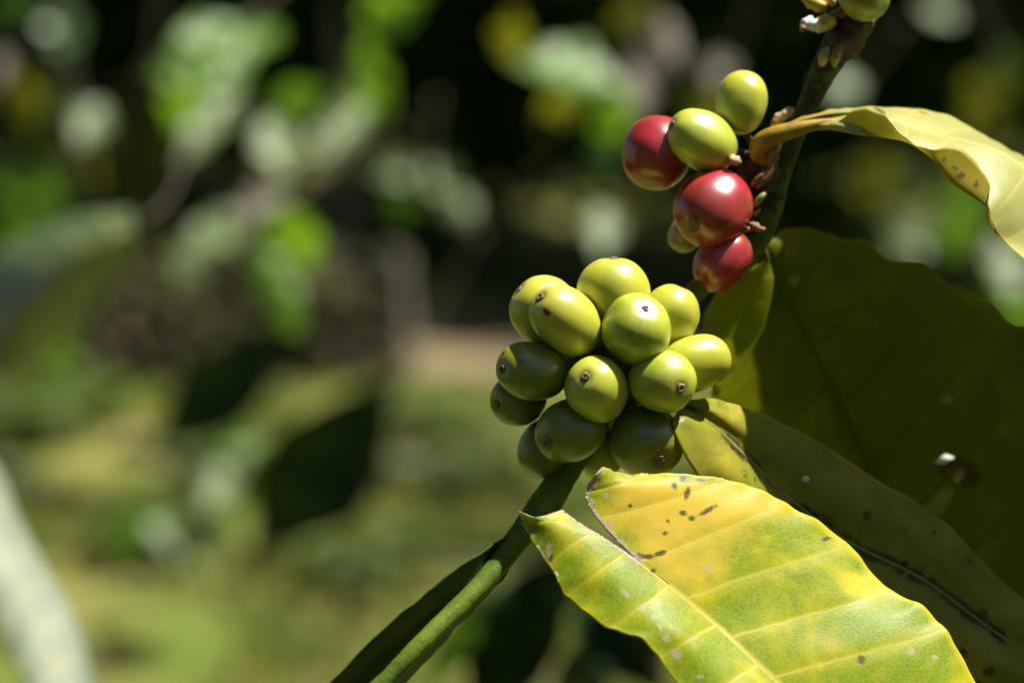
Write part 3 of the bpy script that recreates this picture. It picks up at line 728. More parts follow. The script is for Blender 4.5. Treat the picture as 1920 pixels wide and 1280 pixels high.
# ------------------------------------------------------------------ lofted leaves
def loft_leaf(name, rails, vpos, mat, parent, step=10, sub=8, veins=(8.0, 0.0, 0.0, 0.0, 0.0), thick=0.00028, torn=None, ruffle=0.0, puff=0.00014, loc=None, label=None, seed=0, paint=None, edge_wave=0.0):
    """rails: list of rails, each a list of (px,py,depth mm); vpos: position of each rail across (-1..1, 0 = midrib).
    veins = (stations per vein, phase left, slope left, phase right, slope right)"""
    ns = len(rails[0]); nr = len(rails)
    nu = (ns - 1) * step + 1
    nv = (nr - 1) * sub + 1
    vv, ff, uvs, tn = [], [], [], []
    for i in range(nu):
        u = i / step
        row = [cr(r, u) for r in rails]
        for j in range(nv):
            w = j / sub
            q = cr(row, w)
            k = min(int(w), nr - 2)
            v = vpos[k] + (vpos[k + 1] - vpos[k]) * (w - k)
            av = abs(v)
            ph, sl = (veins[1], veins[2]) if v < 0 else (veins[3], veins[4])
            s = (u - ph - sl * av) / veins[0]
            if v == 0: s = (u - veins[1]) / veins[0]
            fr = abs((s + 0.5) % 1.0 - 0.5)
            d = q[2]
            n1 = mnoise.noise(Vector((u * 0.9 + seed, v * 2.0, seed * 1.3)))
            d += ruffle * n1 * (0.3 + av)
            d -= puff * 1000 * (1 - math.exp(-(fr / 0.12) ** 2)) * min(1, av * 4) * (1 - av ** 4)
            ex = ey = 0.0
            if edge_wave and av > 0.8:
                e = (av - 0.8) / 0.2
                ex = edge_wave * e * mnoise.noise(Vector((u * 2.6 + seed * 3, 5 + v, 0)))
                ey = edge_wave * e * mnoise.noise(Vector((u * 2.6 + seed * 3, 15 + v, 0)))
            t_ = torn(u, v, w) if torn else 0.0
            if t_ > 0.5:
                ex += 3.5 * mnoise.noise(Vector((i * 0.9, 3 + v, seed))); ey += 3.5 * mnoise.noise(Vector((i * 0.9, 9 + v, seed)))
            vv.append(P(q[0] + ex, q[1] + ey, d)); uvs.append((s, v)); tn.append((t_,) + (paint(q[0], q[1]) if paint else (0.0, 0.0, 0.0)))
    for i in range(nu - 1):
        for j in range(nv - 1):
            a = i * nv + j
            ff.append((a, a + 1, a + nv + 1, a + nv))
    return vv, ff, uvs, tn

def finish_leaf(name, chunks, mat, parent, loc, thick=0.00028, label=None, under=None):
    V, F, U, T = [], [], [], []
    for vv, ff, uvs, tn in chunks:
        k = len(V)
        V += vv; U += uvs; T += tn
        F += [tuple(i + k for i in f) for f in ff]
    o = link_mesh(name, V, F, M[mat], parent, loc)
    me = o.data
    ul = me.uv_layers.new(name='veins')
    li = [0] * len(me.loops); me.loops.foreach_get('vertex_index', li)
    flat = []
    for i in li: flat += U[i]
    ul.data.foreach_set('uv', flat)
    for ai, an in enumerate(('torn', 'age', 'scab', 'pale')):
        vals = [q[ai] for q in T]
        if max(vals) > 0:
            at = me.attributes.new(an, 'FLOAT', 'POINT'); at.data.foreach_set('value', vals)
    bm = bmesh.new(); bm.from_mesh(me)
    bmesh.ops.remove_doubles(bm, verts=bm.verts, dist=0.00004)
    bmesh.ops.recalc_face_normals(bm, faces=bm.faces)
    c = sum((f.normal * f.calc_area() for f in bm.faces), Vector())
    if c.dot(FWD) > 0: bmesh.ops.reverse_faces(bm, faces=bm.faces)
    bm.to_mesh(me); bm.free()
    md = o.modifiers.new('thickness', 'SOLIDIFY'); md.thickness = thick; md.offset = 0
    if under:
        me.materials.append(M[under]); md.material_offset = 1
    if label: o['label'] = label
    return o

BR = empty('coffee_branch', P(1600, 40, 28))
tag(BR, 'sharply focused coffee branch bearing green and red cherries and yellowing leaves', 'branch')

# the forked main stem
def path_px(lst): return [(P(x, y, d), r * (D0 + d / 1000) / FOC) for x, y, r, d in lst]
stem = tube('stem', path_px([(1690, -90, 22, 34), (1640, -20, 24, 31), (1597, 40, 32, 28), (1574, 84, 32, 27), (1547, 130, 26, 26), (1516, 196, 20, 26), (1484, 268, 19, 26), (1460, 335, 21, 26),
                             (1437, 400, 27, 26), (1415, 452, 25, 26), (1360, 500, 20, 24), (1290, 560, 20, 21), (1215, 650, 22, 17), (1150, 750, 24, 13), (1092, 835, 26, 10), (1056, 893, 26, 8),
                             (1022, 945, 30, 4), (975, 1005, 24, 0), (905, 1092, 19, -6), (800, 1195, 18, -13), (722, 1275, 18, -16), (620, 1380, 22, -19)]), 'stem', BR, 20, 10, 0.07)
nd = tube('node', path_px([(1620, 10, 30, 29), (1598, 45, 40, 27), (1580, 80, 35, 26), (1566, 103, 28, 26)]), 'node', BR, 16, 6, 0.35)
nd2 = tube('node', path_px([(1452, 350, 22, 25), (1430, 385, 32, 26), (1422, 420, 30, 27), (1418, 455, 24, 26)]), 'node', BR, 16, 6, 0.45)
nd3 = tube('node', path_px([(1428, 290, 20, 21), (1420, 315, 34, 22), (1432, 350, 30, 24), (1446, 380, 22, 25)]), 'node', BR, 16, 6, 0.45)

# --- leaf A: torn yellow leaf in front
A_edge = [(973, 957, -13), (990, 1002, -15), (1036, 1070, -18), (1062, 1116, -20), (1130, 1170, -23), (1212, 1205, -25), (1268, 1280, -27), (1330, 1360, -29), (1430, 1460, -31), (1600, 1570, -31)]
A_mid = [(1054, 956, -12), (1086, 980, -13), (1140, 1013, -14), (1190, 1047, -15), (1262, 1103, -16), (1335, 1165, -17), (1400, 1225, -19), (1470, 1290, -21), (1560, 1380, -23), (1700, 1520, -25)]
A_in = [(1104, 906, -10.5), (1099, 934, -11.5), (1124, 978, -13), (1190, 1047, -15)] + A_mid[4:]
A_out = [(1130, 875, -10), (1180, 889, -7), (1290, 889, -4), (1400, 910, -1), (1490, 952, 0), (1590, 1020, 0), (1655, 1095, -3), (1748, 1152, -6), (1805, 1235, -10), (1890, 1400, -15)]
def mixr(a, b, t, dz=0.0): return [tuple(x + (y - x) * t for x, y in zip(p, q))[:2] + (p[2] + (q[2] - p[2]) * t + dz,) for p, q in zip(a, b)]
A_low_mid = mixr(A_edge, A_mid, 0.5, -1.5)
A_low_mid[0] = (1006, 969, -15)
def torn_low(u, v, w):
    t = 0.0
    if v > -0.08 and u < 3.2: t = max(t, 1.0 - abs(v) / 0.08)
    if u < 0.12: t = max(t, 0.5)
    if v < -0.95 and u < 2.2 and mnoise.noise(Vector((u * 3, 1, 2))) > 0.05: t = max(t, 0.9)
    return t
def torn_up(u, v, w):
    t = 0.0
    if u < 3.15: t = max(t, 1.0 - v / 0.07) if v < 0.07 else 0.0
    if u < 0.10: t = max(t, 0.8)
    if v > 0.96 and u < 2.6 and mnoise.noise(Vector((u * 3.3, 4, 2))) > 0.1: t = max(t, 0.8)
    return t
SCABS = [(1328, 956, 19, 5, -32), (1281, 962, 8, 5, 20), (1297, 971, 8, 5, -10), (1288, 924, 5, 13, 10), (1264, 911, 5, 9, -20), (1252, 977, 4, 4, 0), (1247, 999, 5, 4, 0), (1181, 948, 4, 4, 0), (1281, 897, 7, 6, 0), (1312, 900, 10, 3, 10),
         (1196, 1041, 11, 6, 20), (1216, 1043, 13, 5, 0), (1237, 1037, 11, 5, -15), (1547, 1009, 9, 4, -15), (1614, 1236, 9, 8, 0), (1033, 1046, 5, 9, 30), (1372, 1044, 3, 3, 0), (1224, 1070, 5, 4, 0)]
PALES = [(1327, 1066, 7, 6, 0), (1172, 1112, 12, 5, 40), (1204, 1140, 9, 5, 35), (1226, 1158, 8, 5, 50), (1238, 1176, 6, 9, -20), (1250, 1196, 8, 9, 0), (1268, 1226, 12, 8, 20), (1030, 1030, 6, 16, 0), (1094, 1008, 12, 4, -10), (1300, 1196, 10, 3, 10), (1145, 1178, 10, 6, 20), (1434, 1170, 4, 4, 0), (1460, 1171, 5, 5, 0),
         (1708, 1222, 9, 8, 0), (1752, 1232, 7, 6, 0), (1310, 1268, 9, 5, 0), (1136, 928, 5, 5, 0), (1148, 931, 4, 4, 0), (1112, 905, 8, 22, 25), (1108, 940, 8, 10, 0), (978, 970, 5, 8, 0), (1000, 1002, 6, 6, 0), (1178, 893, 8, 4, 10), (1146, 884, 6, 4, 0), (1143, 980, 8, 6, 20)]
def blot(lst, x, y):
    m = 0.0
    for (cx, cy, rx, ry, a) in lst:
        dx, dy = x - cx, y - cy
        if abs(dx) > 40 or abs(dy) > 40: continue
        c, s_ = math.cos(math.radians(a)), math.sin(math.radians(a))
        p, q = (dx * c + dy * s_) / rx, (-dx * s_ + dy * c) / ry
        m = max(m, 1.0 - 0.5 * (p * p + q * q))
    return max(m, 0.0)
def paint_a(x, y):
    g = lambda cx, cy, rx, ry: math.exp(-(((x - cx) / rx) ** 2 + ((y - cy) / ry) ** 2))
    age = min(1.0, 1.0 * g(1270, 950, 190, 75) + 0.75 * g(1200, 985, 110, 70) + 0.7 * g(1290, 1075, 80, 60) + 0.3 * g(1420, 960, 120, 60))
    age *= 0.85 * (1 - 0.9 * g(1112, 915, 38, 60)) * (1 - 0.7 * g(1165, 1015, 40, 30)) * (1 - 0.6 * g(1285, 895, 40, 14))
    return (age, blot(SCABS, x, y), blot(PALES, x, y))
VA = (1.2, 2.7, 0.3, 3.1, 0.72)
low = loft_leaf('a', [A_edge, A_low_mid, A_mid], [-1, -0.5, 0], None, None, 26, 24, VA, torn=torn_low, ruffle=0.5, edge_wave=5, seed=1, paint=paint_a)
upp = loft_leaf('a', [A_in, mixr(A_in, A_out, 0.35, -0.9), mixr(A_in, A_out, 0.72, -1.3), A_out], [0.0, 0.35, 0.72, 1], None, None, 26, 24, VA, torn=torn_up, ruffle=0.5, edge_wave=6, seed=1, paint=paint_a)
leafA = finish_leaf('leaf', [low, upp], 'leaf_yellow', BR, P(1470, 1290, -16), 0.0003, 'bright yellow green leaf with a torn tip and pale veins')

# --- leaf B: spotted leaf behind it, mostly in shade
B_up = [(1288, 752, 9), (1340, 749, 12), (1425, 775, 16), (1530, 826, 19), (1650, 903, 21), (1765, 975, 22), (1870, 1082, 23), (1990, 1190, 24)]
B_mid = [(1284, 764, 8), (1328, 788, 9), (1392, 848, 11), (1490, 942, 13), (1600, 1020, 14), (1730, 1085, 15), (1860, 1180, 16), (1985, 1260, 18)]
B_low = [(1274, 768, 5), (1262, 800, -1), (1302, 884, 0), (1375, 985, 8), (1480, 1085, 10), (1600, 1165, 11), (1750, 1245, 12), (1950, 1310, 14)]
bch = loft_leaf('b', [B_low, mixr(B_low, B_mid, 0.5, -2), B_mid, mixr(B_mid, B_up, 0.5, -1.5), B_up], [-1, -.5, 0, .5, 1], None, None, 12, 8, (1.3, 0.2, 0.6, 0.5, 0.7), ruffle=0.6, edge_wave=4, seed=3)
leafB = finish_leaf('leaf', [bch], 'leaf_sooty', BR, P(1285, 765, 8), 0.0003, 'shaded olive leaf with black smudges along its midrib')

# --- leaf C: pale leaf arching out to the right
C_back = [(1424, 262, 18), (1482, 229, 17), (1548, 209, 18), (1610, 202, 22), (1690, 203, 26), (1768, 214, 29), (1838, 250, 31), (1888, 278, 33), (1945, 312, 34), (2005, 372, 34), (2042, 450, 33), (2022, 540, 30)]
C_mid = [(1424, 268, 16), (1482, 237, 16), (1548, 219, 16), (1612, 216, 15), (1676, 228, 14), (1742, 249, 14), (1806, 264, 15), (1866, 282, 16), (1920, 316, 17), (1968, 372, 18), (2004, 440, 19), (2018, 540, 23)]
C_val = [(1424, 282, 18), (1482, 254, 16), (1548, 243, 14), (1612, 252, 12), (1660, 257, 9), (1704, 268, 6), (1746, 294, 4), (1788, 345, 3), (1848, 387, 2), (1856, 420, 2), (1898, 462, 6), (2008, 545, 6)]
C_mar = [(1424, 274, 17), (1482, 248, 16), (1556, 236, 14), (1608, 205, 12), (1658, 217, 9), (1690, 252, 5), (1736, 279, 3), (1802, 279, 4), (1854, 342, 3), (1853, 384, 1), (1884, 452, 4), (1998, 548, 4)]
cch = loft_leaf('c', [C_back, mixr(C_back, C_mid, 0.5, -2.0), C_mid, mixr(C_mid, C_val, 0.55, -1.0), C_val, C_mar], [-1, -.5, 0, .4, .75, 1], None, None, 12, 8, (1.25, 0.3, 0.5, 0.6, 0.6), ruffle=0.5, edge_wave=3, seed=4, paint=lambda x, y: (max(0.0, min(1.0, (1640 - x) / 170)), blot([(1650, 209, 14, 3, 30), (1770, 300, 6, 5, 0), (1800, 330, 8, 6, 0), (1830, 345, 5, 8, 0), (1790, 318, 5, 4, 0), (1845, 372, 6, 3, 30)], x, y), 0.0))
leafC = finish_leaf('leaf', [cch], 'leaf_pale', BR, P(1424, 270, 12), 0.0002, 'pale yellow leaf arching to the right with a wavy upturned margin', under='leaf_under')
pet = tube('petiole', path_px([(1447, 322, 14, 24), (1430, 302, 20, 21), (1425, 276, 20, 18), (1446, 258, 19, 16), (1488, 243, 15, 15), (1545, 231, 9, 15), (1612, 226, 5, 15)]), 'petiole', leafC, 14, 8)

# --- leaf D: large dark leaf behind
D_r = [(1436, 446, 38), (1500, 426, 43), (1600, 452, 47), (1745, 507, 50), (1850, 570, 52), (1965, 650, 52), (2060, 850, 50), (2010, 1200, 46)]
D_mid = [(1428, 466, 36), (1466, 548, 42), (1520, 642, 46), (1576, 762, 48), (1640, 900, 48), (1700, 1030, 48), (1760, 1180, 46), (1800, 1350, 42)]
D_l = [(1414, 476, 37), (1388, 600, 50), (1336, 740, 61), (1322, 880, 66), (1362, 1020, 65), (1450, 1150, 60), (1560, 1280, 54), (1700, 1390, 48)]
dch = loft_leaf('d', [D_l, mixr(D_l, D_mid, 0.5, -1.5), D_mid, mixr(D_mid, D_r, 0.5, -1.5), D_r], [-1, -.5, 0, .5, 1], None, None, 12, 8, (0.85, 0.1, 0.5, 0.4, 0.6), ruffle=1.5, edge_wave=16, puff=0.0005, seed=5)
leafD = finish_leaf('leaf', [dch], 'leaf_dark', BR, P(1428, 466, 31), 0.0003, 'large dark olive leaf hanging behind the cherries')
# damaged patch of leaf D
hp = [(1756, 868), (1772, 854), (1800, 856), (1830, 872), (1842, 896), (1826, 914), (1796, 908), (1768, 890)]
from mathutils.bvhtree import BVHTree
bvhD = BVHTree.FromPolygons(dch[0], dch[1]); bvhB = BVHTree.FromPolygons(bch[0], bch[1])
def on_leaf(bvh, x, y, lift):
    d = (P(x, y) - CAM).normalized()
    h = bvh.ray_cast(CAM, d)
    return (h[0] if h[0] is not None else P(x, y, 47)) - d * lift
hv = [on_leaf(bvhD, x + 5 * mnoise.noise(Vector((x * .3, y * .3, 0))), y, 0.0004) for x, y in hp] + [on_leaf(bvhD, 1798, 886, 0.0006)]
hole = link_mesh('dead_patch', hv, [(i, (i + 1) % 8, 8) for i in range(8)], M['bract'], leafD, hv[8])
hole.data.materials[0] = M['dead']
cv = [on_leaf(bvhD, 1750, 868, .0006), on_leaf(bvhD, 1772, 850, .001), on_leaf(bvhD, 1790, 857, .003), on_leaf(bvhD, 1771, 870, .002), on_leaf(bvhD, 1764, 860, .0032)]
link_mesh('torn_flap', cv, [(0, 3, 4), (3, 2, 4), (2, 1, 4), (1, 0, 4)], M['chip'], leafD, cv[0])
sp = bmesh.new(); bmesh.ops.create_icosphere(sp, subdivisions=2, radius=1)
dp_ = on_leaf(bvhB, 1511, 898, .0005)  # sun fleck on leaf B, made as a small pale lump
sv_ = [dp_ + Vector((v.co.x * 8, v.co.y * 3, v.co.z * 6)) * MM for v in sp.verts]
link_mesh('sun_fleck', sv_, [tuple(v.index for v in f.verts) for f in sp.faces], M['chip'], leafB, sv_[0]); sp.free()

# --- leaf E: small leaf beside the stem, lit through
E_r = [(1442, 492, 30), (1449, 530, 30.5), (1432, 610, 32), (1390, 690, 34), (1345, 740, 36)]
E_mid = [(1440, 490, 29), (1410, 550, 29.5), (1378, 620, 31), (1352, 690, 34), (1340, 742, 36)]
E_l = [(1436, 490, 30), (1376, 520, 31), (1326, 580, 33), (1318, 660, 35), (1334, 740, 37)]
ech = loft_leaf('e', [E_l, mixr(E_l, E_mid, 0.5, -1), E_mid, mixr(E_mid, E_r, 0.5, -1), E_r], [-1, -.5, 0, .5, 1], None, None, 10, 6, (0.8, 0.1, 0.4, 0.3, 0.4), edge_wave=3, seed=6)
leafE = finish_leaf('leaf', [ech], 'leaf_lit', BR, P(1440, 490, 35), 0.0003, 'small green leaf tucked behind the lowest red cherry')

# --- leaf G: narrow leaf seen nearly edge on beside the lower stem
G_a = [(985, 985, 0), (919, 1023.8, -5), (856, 1063.6, -13), (776, 1130.2, -18), (689, 1206.8, -20), (604, 1298.8, -21)]
G_m = [(990, 1000, 2), (930, 1060, 0), (880, 1108, -4), (800, 1180, -7), (720, 1262, -9), (625, 1362, -10)]
G_b = [(998, 1008, 4), (940, 1085, 6), (890, 1140, 10), (820, 1215, 12), (760, 1280, 12), (690, 1370, 12)]
gch = loft_leaf('g', [G_a, mixr(G_a, G_m, 0.5, 0.6), G_m, mixr(G_m, G_b, 0.5, 0.6), G_b], [-1, -.5, 0, .5, 1], None, None, 10, 6, (0.8, 0.1, 0.4, 0.3, 0.4), edge_wave=4, seed=7)
leafG = finish_leaf('leaf', [gch], 'leaf_dull', BR, P(990, 1000, 6), 0.0003, 'narrow dark green leaf seen edge on along the lower stem')

# --- two big blurred leaves at the left edge, each on a shoot of its own
F_r = [(-40, 820, 372), (2, 890, 366), (42, 982, 356), (82, 1056, 346), (126, 1130, 336), (156, 1205, 326), (180, 1295, 316), (192, 1400, 306)]
F_m = [(-64, 850, 360), (-34, 940, 350), (8, 1036, 340), (45, 1112, 330), (84, 1190, 320), (112, 1270, 310), (132, 1350, 300), (170, 1420, 296)]
F_l = [(-86, 880, 354), (-66, 1010, 340), (-26, 1120, 326), (8, 1200, 316), (42, 1270, 306), (78, 1340, 296), (112, 1420, 290), (160, 1440, 290)]
fe = empty('coffee_branch', P(-70, 800, 376)); tag(fe, 'shoot with one large whitish shining leaf at the lower left edge', 'branch', 'blurred leafy branches behind the cherries')
tube('twig', path_px([(-120, 700, 8, 380), (-80, 790, 7, 374), (-52, 836, 5, 366)]), 'twig', fe, 8, 4)
fch = loft_leaf('f', [F_l, mixr(F_l, F_m, 0.5, -1), F_m, mixr(F_m, F_r, 0.5, -1), F_r], [-1, -.5, 0, .5, 1], None, None, 8, 5, (0.9, 0.1, 0.4, 0.3, 0.4), seed=18, edge_wave=8)
finish_leaf('leaf', [fch], 'leaf_shiny', fe, P(-60, 840, 366), 0.0004)
K_u = [(246, 392, 690), (160, 402, 702), (60, 436, 716), (-24, 490, 728), (-80, 590, 738), (-100, 720, 742)]
K_m = [(250, 432, 650), (178, 462, 655), (114, 508, 662), (70, 562, 672), (38, 622, 684), (0, 710, 700)]
K_l = [(254, 450, 655), (232, 490, 670), (198, 548, 688), (150, 606, 704), (96, 658, 718), (20, 730, 724)]
ke = empty('coffee_branch', P(330, 380, 690)); tag(ke, 'shoot with a big bowed leaf at the left edge, pale on top and dark below', 'branch', 'blurred leafy branches behind the cherries')
tube('twig', path_px([(360, 250, 4, 720), (320, 370, 4, 700), (250, 424, 3, 680)]), 'bark_dark', ke, 8, 4)
kch = loft_leaf('k', [K_l, mixr(K_l, K_m, 0.5, -3), K_m, mixr(K_m, K_u, 0.5, -4), K_u], [-1, -.5, 0, .5, 1], None, None, 8, 5, (0.9, 0.1, 0.4, 0.3, 0.4), seed=19, edge_wave=6)
finish_leaf('leaf', [kch], 'leaf_bluish', ke, P(250, 424, 680), 0.0004)

# --- unseen leaves added beyond the picture to shade leaves B and D
for k, (pts) in enumerate([[(1740, -90, 34), (1820, -130, 33), (1950, -165, 36), (2200, -170, 46)], [(1890, -80, 52), (2060, -120, 52), (2220, -90, 54), (2420, 10, 58)], [(1922, 678, 27), (2100, 500, 25), (2360, 330, 26), (2600, 230, 28)]]):
    up_ = [(x - 10 + 12 * (k == 2), y - (90 if k < 2 else 30) * math.sin(math.pi * min(1, (i + (.15 if k < 2 else .9)) / (3.3 if k < 2 else 4.0))), d + (7 if k == 0 else 26)) for i, (x, y, d) in enumerate(pts)]
    lo_ = [(x + (10 if k < 2 else 2), y + (60 if k < 2 else 30) * math.sin(math.pi * min(1, (i + (.15 if k < 2 else .9)) / (3.3 if k < 2 else 4.0))), d - (8 if k == 0 else 18 if k == 1 else 27)) for i, (x, y, d) in enumerate(pts)]
    lch = loft_leaf('f', [lo_, mixr(lo_, pts, 0.5, -1), pts, mixr(pts, up_, 0.5, -1), up_], [-1, -.5, 0, .5, 1], None, None, 10, 6, (0.4, 0.1, 0.2, 0.3, 0.2), seed=8 + k)
    finish_leaf('leaf', [lch], 'leaf_pale', BR, P(*pts[0]), 0.0003)

# twigs and leaf stalks that carry the leaves, partly outside the picture
tube('twig', path_px([(1690, -90, 20, 34), (1900, -250, 16, 36), (2300, -230, 14, 44), (2570, 0, 12, 36), (2610, 230, 8, 28)]), 'stem', BR, 10, 6, 0.1)
tube('twig', path_px([(630, 1370, 18, -19), (760, 1560, 16, -20), (1250, 1760, 15, -22), (1760, 1700, 12, -24), (1700, 1520, 8, -25)]), 'stem', BR, 10, 6, 0.1)
for pts_ in ([(1690, -92, 9, 34), (1716, -96, 8, 34), (1745, -92, 6, 34)], [(1960, -262, 8, 37), (1920, -170, 7, 46), (1892, -80, 6, 52)],
             [(1284, 764, 6, 8), (1240, 752, 9, 12), (1160, 752, 10, 14)], [(1430, 470, 8, 36), (1424, 455, 10, 32), (1420, 440, 11, 28)], [(1440, 494, 5, 29), (1432, 470, 7, 28), (1420, 448, 8, 27)],
             [(985, 990, 8, 1), (994, 992, 10, 1), (1004, 985, 10, 2)]):
    tube('petiole', path_px(pts_), 'petiole' if pts_[0][1] < 400 else 'stem', BR, 8, 5)

# ------------------------------------------------------------------ cherries
def cherry(cx, cy, d, a, b, axis, mat, label=None, seed=0, flat=0.0, cal=1.0, scar=None, dimple=0.5):
    """centre pixel, depth mm, half length a and half width b in photo pixels, axis towards the calyx (camera axes)"""
    s = (D0 + d / 1000) / FOC
    gr = 1.04 if cy > 520 else 1.0
    a *= s * gr; b *= s * gr
    c = P(cx, cy, d)
    z = cdir(Vector(axis).normalized())
    x = z.orthogonal().normalized(); y = z.cross(x)
    nr, nsid = 30, 40
    R = Matrix((x, y, z)).transposed()
    rs = random.Random(seed)
    e1, e2 = rs.uniform(0.97, 1.03), rs.uniform(0.95, 1.0)
    ph = rs.uniform(0, 3.14)
    vv, ff = [], []
    def prof(t):                                   # t -1..1 along the axis
        return (max(0.0, 1 - abs(t) ** 2.25)) ** (1 / 2.1)
    for i in range(1, nr):
        th = math.pi * i / nr
        t = -math.cos(th)
        r = prof(t)
        zz = a * t
        rho = b * r
        if t > 0: zz -= dimple * a * 0.10 * math.exp(-(r / 0.28) ** 2)
        for k in range(nsid):
            p = 2 * math.pi * k / nsid
            f = 1 + 0.035 * math.cos(2 * (p - ph)) + 0.065 * mnoise.noise(Vector((math.cos(p) * 0.9 + seed * 3.1, math.sin(p) * 0.9, t * 1.1))) + 0.012 * mnoise.noise(Vector((math.cos(p) * 2.6 + seed * 1.7, math.sin(p) * 2.6, t * 3.0)))
            f -= 0.012 * math.exp(-((abs(math.sin(p - ph))) / 0.12) ** 2) * (0.5 + 0.5 * t)      # the faint seam between the two beans
            vv.append(Vector((rho * f * math.cos(p) * e1, rho * f * math.sin(p) * e2, zz)))
    bot = len(vv); vv.append(Vector((0, 0, -a))); top = len(vv); vv.append(Vector((0, 0, a * (1 - 0.10 * dimple))))
    for i in range(nr - 2):
        for k in range(nsid):
            q = i * nsid + k; q2 = i * nsid + (k + 1) % nsid
            ff.append((q, q2, q2 + nsid, q + nsid))
    for k in range(nsid):
        ff.append((bot, (k + 1) % nsid, k))
        e = (nr - 2) * nsid
        ff.append((top, e + k, e + (k + 1) % nsid))
    me = bpy.data.meshes.new('cherry'); me.from_pydata(vv, [], ff); me.update()
    me.polygons.foreach_set('use_smooth', [True] * len(me.polygons)); me.materials.append(M[mat])
    o = bpy.data.objects.new('cherry', me); COL.objects.link(o)
    o.parent = BR; o.location = c - BR.location
    o.rotation_mode = 'QUATERNION'; o.rotation_quaternion = R.to_quaternion()
    if label: o['label'] = label
    if cal:
        ring = [(0.0, -0.5), (1.0, -0.45), (1.18, 0.1), (1.08, 0.75), (0.80, 0.98), (0.62, 0.85), (0.50, 0.45), (0.28, 0.36), (0.24, 0.55), (0.0, 0.6)]
        rc = 6.6 * cal * rs.uniform(0.85, 1.15) * s
        cv_, cf = [], []
        ns2 = 14
        for i, (r, h) in enumerate(ring):
            for k in range(ns2):
                p = 2 * math.pi * k / ns2
                j = 1 + 0.45 * mnoise.noise(Vector((math.cos(p) * 1.6 + seed, math.sin(p) * 1.6, i * 0.5)))
                cv_.append(Vector((r * rc * j * math.cos(p), r * rc * j * math.sin(p), a * (1 - 0.10 * dimple) + h * rc * 0.5 * j)))
        for i in range(len(ring) - 1):
            for k in range(ns2):
                q = i * ns2 + k; q2 = i * ns2 + (k + 1) % ns2
                cf.append((q, q2, q2 + ns2, q + ns2))
        cm = bpy.data.meshes.new('calyx'); cm.from_pydata(cv_, [], cf); cm.update()
        cm.polygons.foreach_set('use_smooth', [True] * len(cm.polygons)); cm.materials.append(M['calyx'])
        q = bpy.data.objects.new('calyx', cm); COL.objects.link(q); q.parent = o
    if scar:
        for (ax, rr, el) in scar:
            # a thin corky patch that follows the skin, direction ax in camera axes
            dloc = R.transposed() @ cdir(Vector(ax).normalized())
            dloc.normalize()
            k1 = dloc.orthogonal().normalized(); k2 = dloc.cross(k1)
            pv, pf = [], []
            nq = 16
            def surf(v):
                v = v.normalized()
                lo_, hi_ = 0.0, 2 * max(a, b)
                for _ in range(24):
                    m_ = (lo_ + hi_) / 2; w = v * m_
                    t = w.z / a
                    ins = abs(t) < 1 and math.hypot(w.x, w.y) < b * prof(t)
                    lo_, hi_ = (m_, hi_) if ins else (lo_, m_)
                return v * lo_
            for ringf, lift in ((0.0, 2.2), (0.55, 2.4), (1.0, 0.2)):
                for k in range(nq):
                    p = 2 * math.pi * k / nq
                    jj = 1 + 0.4 * mnoise.noise(Vector((math.cos(p) * 1.5 + seed, math.sin(p) * 1.5, rr)))
                    v = dloc + (k1 * math.cos(p) * el + k2 * math.sin(p)) * (ringf * jj * rr * s / b)
                    g = surf(v)
                    pv.append(g + g.normalized() * (lift * 0.00005))
            for i in range(2):
                for k in range(nq):
                    q0 = i * nq + k; q1 = i * nq + (k + 1) % nq
                    pf.append((q0, q1, q1 + nq, q0 + nq))
            sm = bpy.data.meshes.new('scar'); sm.from_pydata(pv, [], pf); sm.update()
            sm.polygons.foreach_set('use_smooth', [True] * len(sm.polygons)); sm.materials.append(M['scar'])
            q = bpy.data.objects.new('scar', sm); COL.objects.link(q); q.parent = o
    return o

LM = 'cherry_lime'
G, SG, RD = 'cherry_green', 'cherry_shaded', 'cherry_red'
cherry(1150, 546, 5, 62, 64, (0.0, 1.0, 0.12), LM, 'green cherry on top of the cluster', 1)
cherry(1022, 585, 7, 66, 60, (-0.72, 0.62, 0.20), LM, None, 2)
cherry(1061, 601, 0, 76, 58, (-0.62, 0.56, 0.50), LM, 'yellow green cherry with two brown scars', 3, scar=[((-0.47, 0.20, 0.85), 6.5, 1.2)])
cherry(1193, 617, -1, 62, 66, (0.24, 0.62, 0.74), G, None, 4)
cherry(1256, 592, 8, 58, 50, (0.35, 0.85, 0.1), LM, None, 5, cal=0)
cherry(1301, 681, 6, 70, 50, (0.85, 0.2, -0.2), LM, None, 6, cal=0)
cherry(1243, 714, -1, 60, 60, (0.50, -0.20, 0.84), G, 'green cherry with a brown calyx facing the camera', 7, cal=1.25)
cherry(1119, 730, -2, 70, 57, (-0.33, 0.36, 0.87), G, 'green cherry crossed by a hard shadow edge', 8)
cherry(998, 695, 1, 68, 56, (-0.80, 0.05, 0.55), SG, None, 9, cal=1.0, scar=[((-0.75, 0.50, 0.35), 5, 1.0)])
cherry(972, 748, 8, 54, 47, (-0.70, -0.15, 0.6), SG, None, 10)
cherry(1070, 807, 2, 68, 60, (-0.62, -0.28, 0.68), SG, None, 11, cal=1.1)
cherry(1022, 842, 9, 56, 50, (-0.4, -0.8, 0.3), SG, None, 12, cal=0)
cherry(1212, 828, 4, 66, 66, (0.32, -0.45, 0.82), SG, None, 13)
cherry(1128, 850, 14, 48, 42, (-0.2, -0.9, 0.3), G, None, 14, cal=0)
cherry(1150, 690, 14, 60, 56, (0, 0, 1), SG, None, 15, cal=0)
cherry(1090, 690, 15, 56, 54, (0, 0, 1), SG, None, 31, cal=0)
cherry(1165, 765, 13, 54, 52, (0, 0, 1), SG, None, 32, cal=0)
